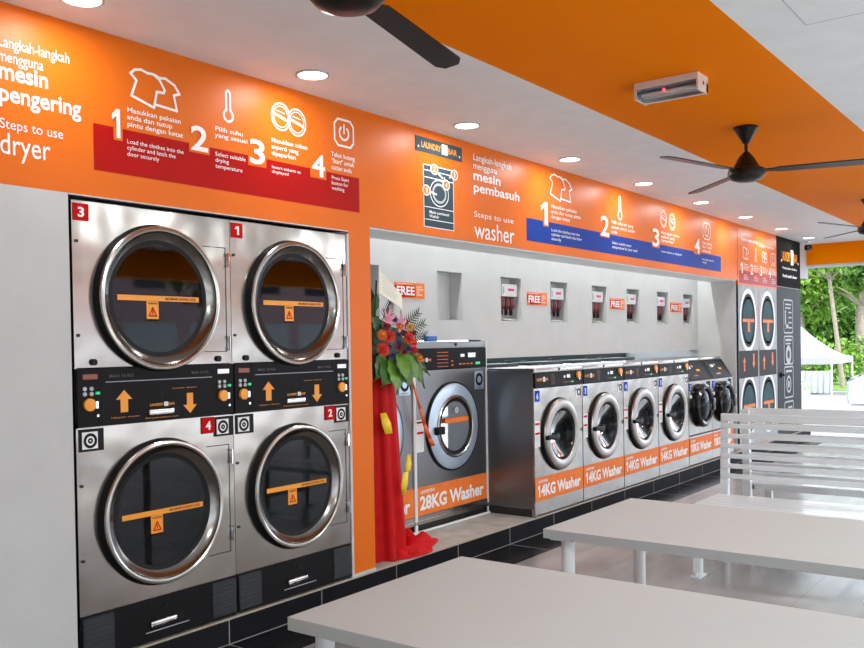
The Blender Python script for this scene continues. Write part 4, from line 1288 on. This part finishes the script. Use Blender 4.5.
def tree(x, y, h, crown, label, mt='foliage', lean=(0, 0), tr_=.16, seed=1, n=1500, ls=.22, base_h=None, name='leafy_tree'):
    rr = random.Random(seed)
    z = ground(x)
    t = thing(name, label, 'tree', (x, y, z))
    bh = base_h or h * .55
    pts = [(lean[0] * q + .06 * math.sin(q * 7), lean[1] * q, bh * 1.15 * q) for q in [i / 8 for i in range(9)]]
    MB().tube(pts, [tr_ * (1 - .45 * i / 8) for i in range(9)], 10).build('trunk', 'bark', t)
    m = MB()
    for k in range(5):
        a = k * 1.3 + seed
        s_ = Vector(pts[6])
        m.tube([s_, s_ + Vector((math.cos(a) * crown * .4, math.sin(a) * crown * .4, crown * .3)), s_ + Vector((math.cos(a) * crown * .75, math.sin(a) * crown * .75, crown * .45))], [tr_ * .4, tr_ * .25, tr_ * .1], 6)
    m.build('branches', 'bark', t)
    m = MB()
    for k in range(9):
        a = rr.uniform(0, 6.28)
        d = rr.uniform(.1, .7) * crown
        leafcloud(m, (lean[0] + math.cos(a) * d, lean[1] + math.sin(a) * d, h - crown * .8 + rr.uniform(-.5, .5) * crown), crown * .5, crown * .5, crown * .4, n // 9, ls, rr)
    m.build('crown', mt, t, smooth=False, recalc=False)
    return t


def bush(x, y, w, d, h, label, mt, seed, n=1500, ls=.2):
    rr = random.Random(seed)
    t = thing('tall_hedge_shrub', label, 'shrub', (x, y, ground(x)))
    m = MB()
    for k in range(8):
        leafcloud(m, (rr.uniform(-.4, .4) * d, (k / 7 - .5) * w, h * rr.uniform(.35, .62)), d * .5, w * .16, h * .42, n // 8, ls, rr)
    m.build('foliage', mt, t, smooth=False, recalc=False)
    MB().tube([(0, 0, 0), (.05, .02, h * .3), (0, 0, h * .6)], [.12, .09, .04], 8).build('trunk', 'bark', t)
    return t


tree(50.2, 10.75, 9.0, 2.1, 'slim pale leaning tree right behind the white tent', 'foliage2', (-.1, .75), .13, 3, 1900, .20, 6.5, 'slim_tree')
tree(55.4, 10.95, 8.4, 2.3, 'thicker brown-trunked tree at the right edge', 'foliage', (.1, -.15), .26, 5, 1900, .20, 5.0)
tree(56, 14.2, 8.0, 2.9, 'dense green tree behind the tent peak', 'foliage2', (0, 0), .2, 8, 4600, .22)
tree(61, 11.6, 8.5, 3.0, 'bright green tree between the two near trunks', 'foliage2', (0, 0), .2, 11, 4600, .24)
tree(66, 17.8, 10.5, 3.9, 'tall darker tree at the back left of the green screen', 'foliage', (0, 0), .25, 14, 5200, .30)
tree(73, 14.5, 11.5, 4.2, 'tall tree filling the gap below the orange beam', 'foliage', (0, 0), .25, 15, 5200, .34)
bush(53, 13.0, 5.2, 1.2, 2.8, 'low leafy hedge behind the tent skirt', 'foliage2', 21, 2200, .17)
bush(82, 17.5, 12.0, 2.5, 6.5, 'tall dark hedge at the far side of the lawn', 'foliage', 22, 6000, .34)
bush(94, 19.0, 18.0, 3, 9, 'distant hedge closing the view behind the lawn', 'foliage', 23, 6000, .5)

# marquee tent
gz = ground(45)
t = thing('canopy_tent', 'white peaked canopy tent outside with a grey skirt wall', 'tent', (45.5, 11.85, gz))
h2 = 2.1
m = MB()
n_ = 14
EZ, PZ = 1.72, 3.45
rows = []
for q in range(n_ + 1):
    s_ = h2 * (1 - q / n_)
    z = EZ + (PZ - EZ) * (q / n_) ** 1.55
    rows.append([m.bm.verts.new((a * s_, b_ * s_, z)) for a, b_ in ((-1, -1), (1, -1), (1, 1), (-1, 1))])
for A, B in zip(rows[:-1], rows[1:]):
    for i in range(4): m.bm.faces.new((A[i], A[(i + 1) % 4], B[(i + 1) % 4], B[i]))
m.build('canopy_roof', 'tent', t, smooth=False, recalc=False)
m = MB()
c_ = [(-h2, -h2), (h2, -h2), (h2, h2), (-h2, h2)]
for i in range(4):
    a, b_ = c_[i], c_[(i + 1) % 4]
    m.quad((a[0], a[1], EZ), (b_[0], b_[1], EZ), (b_[0], b_[1], EZ - .30), (a[0], a[1], EZ - .30))
m.build('valance', 'tent', t, smooth=False, recalc=False)
for a, b_ in c_:
    MB().box(a - .03, a + .03, b_ - .03, b_ + .03, 0, EZ).build('pole', 'tableleg', t, smooth=False)
m = MB()
for i in range(50):
    ya, yb = -h2 + .05 + 4.0 * i / 50, -h2 + .05 + 4.0 * (i + 1) / 50
    m.quad((-h2 + .08 * math.sin(i * 1.9), ya, .12), (-h2 + .08 * math.sin((i + 1) * 1.9), yb, .12), (-h2 + .05 * math.sin((i + 1) * 1.9), yb, 1.12), (-h2 + .05 * math.sin(i * 1.9), ya, 1.12))
m.build('skirt_wall', 'drape', t, smooth=False, recalc=False)
b = thing('waste_bin', 'small dark bin at the foot of the tent', 'bin', (44.6, 9.15, ground(44.6)))
MB().lathe(0, 0, 0, [(.001, 0), (.2, 0), (.24, .7), (.26, .74), (.001, .76)], 'Z', 20).build('bin_body', 'tyre', b)
MB().lathe(0, 0, 0, [(.26, .74), (.24, .80), (.001, .84)], 'Z', 20).build('lid', 'grille', b)


def car(label, x, y, rz):
    z = ground(x) + .01
    t = thing('parked_car', label, 'car', (x, y, z), rz, 'white cars on the forecourt')
    # length along x (front at -x), width 1.7
    side = [(-2.1, .32), (-2.12, .62), (-2.0, .80), (-1.2, .95), (-.95, 1.0), (-.45, 1.38), (.2, 1.47), (1.1, 1.42), (1.75, 1.05), (2.1, .98), (2.12, .45), (2.05, .30)]
    m = MB()
    L_, R_ = [], []
    for px, pz in side:
        k_ = .85 if pz < 1.02 else .85 - (pz - 1.02) * .45
        L_.append(m.bm.verts.new((px, -k_, pz))); R_.append(m.bm.verts.new((px, k_, pz)))
    m.bm.faces.new(L_); m.bm.faces.new(R_[::-1])
    for i in range(len(side)):
        j = (i + 1) % len(side)
        m.bm.faces.new((L_[j], L_[i], R_[i], R_[j]))
    bmesh.ops.bevel(m.bm, geom=list(m.bm.edges), offset=.05, segments=2, affect='EDGES')
    m.build('body', 'carwhite', t)
    m = MB()
    m.quad((-.93, -.74, 1.03), (-.93, .74, 1.03), (-.48, .62, 1.375), (-.48, -.62, 1.375))
    for s_ in (-1, 1):
        m.quad((-.80, s_ * .865, 1.04), (-.35, s_ * .72, 1.36), (.25, s_ * .70, 1.40), (.25, s_ * .865, 1.04))
        m.quad((.32, s_ * .865, 1.04), (.32, s_ * .70, 1.40), (1.05, s_ * .715, 1.36), (1.5, s_ * .865, 1.06))
    m.build('windows', 'cargl', t, smooth=False)
    for px in (-1.35, 1.35):
        for s_ in (-1, 1):
            wv = MB().cyl((px, s_ * .70, .31), (px, s_ * .89, .31), .32, seg=24).build('wheel', 'tyre', t)
            MB().cyl((px, s_ * .885, .31), (px, s_ * .90, .31), .19, seg=16).build('hubcap', 'ring', wv)
    MB().box(-2.15, -2.06, -.75, -.45, .62, .76).box(-2.15, -2.06, .45, .75, .62, .76).build('headlights', 'chrome', t)
    MB().box(-.85, -.70, -1.02, -.86, 1.0, 1.12, .02).box(-.85, -.70, .86, 1.02, 1.0, 1.12, .02).build('wing_mirrors', 'carwhite', t)
    return t


car('white car at the right edge outside, nose towards the tent', 27.0, 3.50, R(100))
car('white car mostly hidden behind the far end of the wall', 27.6, 9.05, R(96))

# shop row across the side street (seen only mirrored in door glass)
t = thing('shop_row', 'pink shop row across the side street, mirrored in the dryer glass', 'building', (24, -22, -.12))
MB().box(-26, 26, -4, 0, 0, 6.5).build('walls', 'shop', t, smooth=False)
MB().box(-26.3, 26.3, -4.3, .5, 6.5, 6.9).build('roof', 'roof', t, smooth=False)
for i in range(16):
    MB().box(-24.6 + i * 3, -23.2 + i * 3, 0, .04, 3.9, 5.4).build('window', 'window', t, smooth=False)
    MB().box(-25.1 + i * 3, -22.7 + i * 3, 0, .04, .1, 2.6).build('shutter', 'column', t, smooth=False)
for i, (x, y) in enumerate(((9, -14.5), (18.5, -15), (2, -15))):
    tree(x, y, 6.5, 2.2, ['tree across the side street facing the near dryers', 'tree across the side street facing the washers', 'tree across the side street behind the camera'][i], 'foliage', seed=30 + i, n=900, ls=.28)
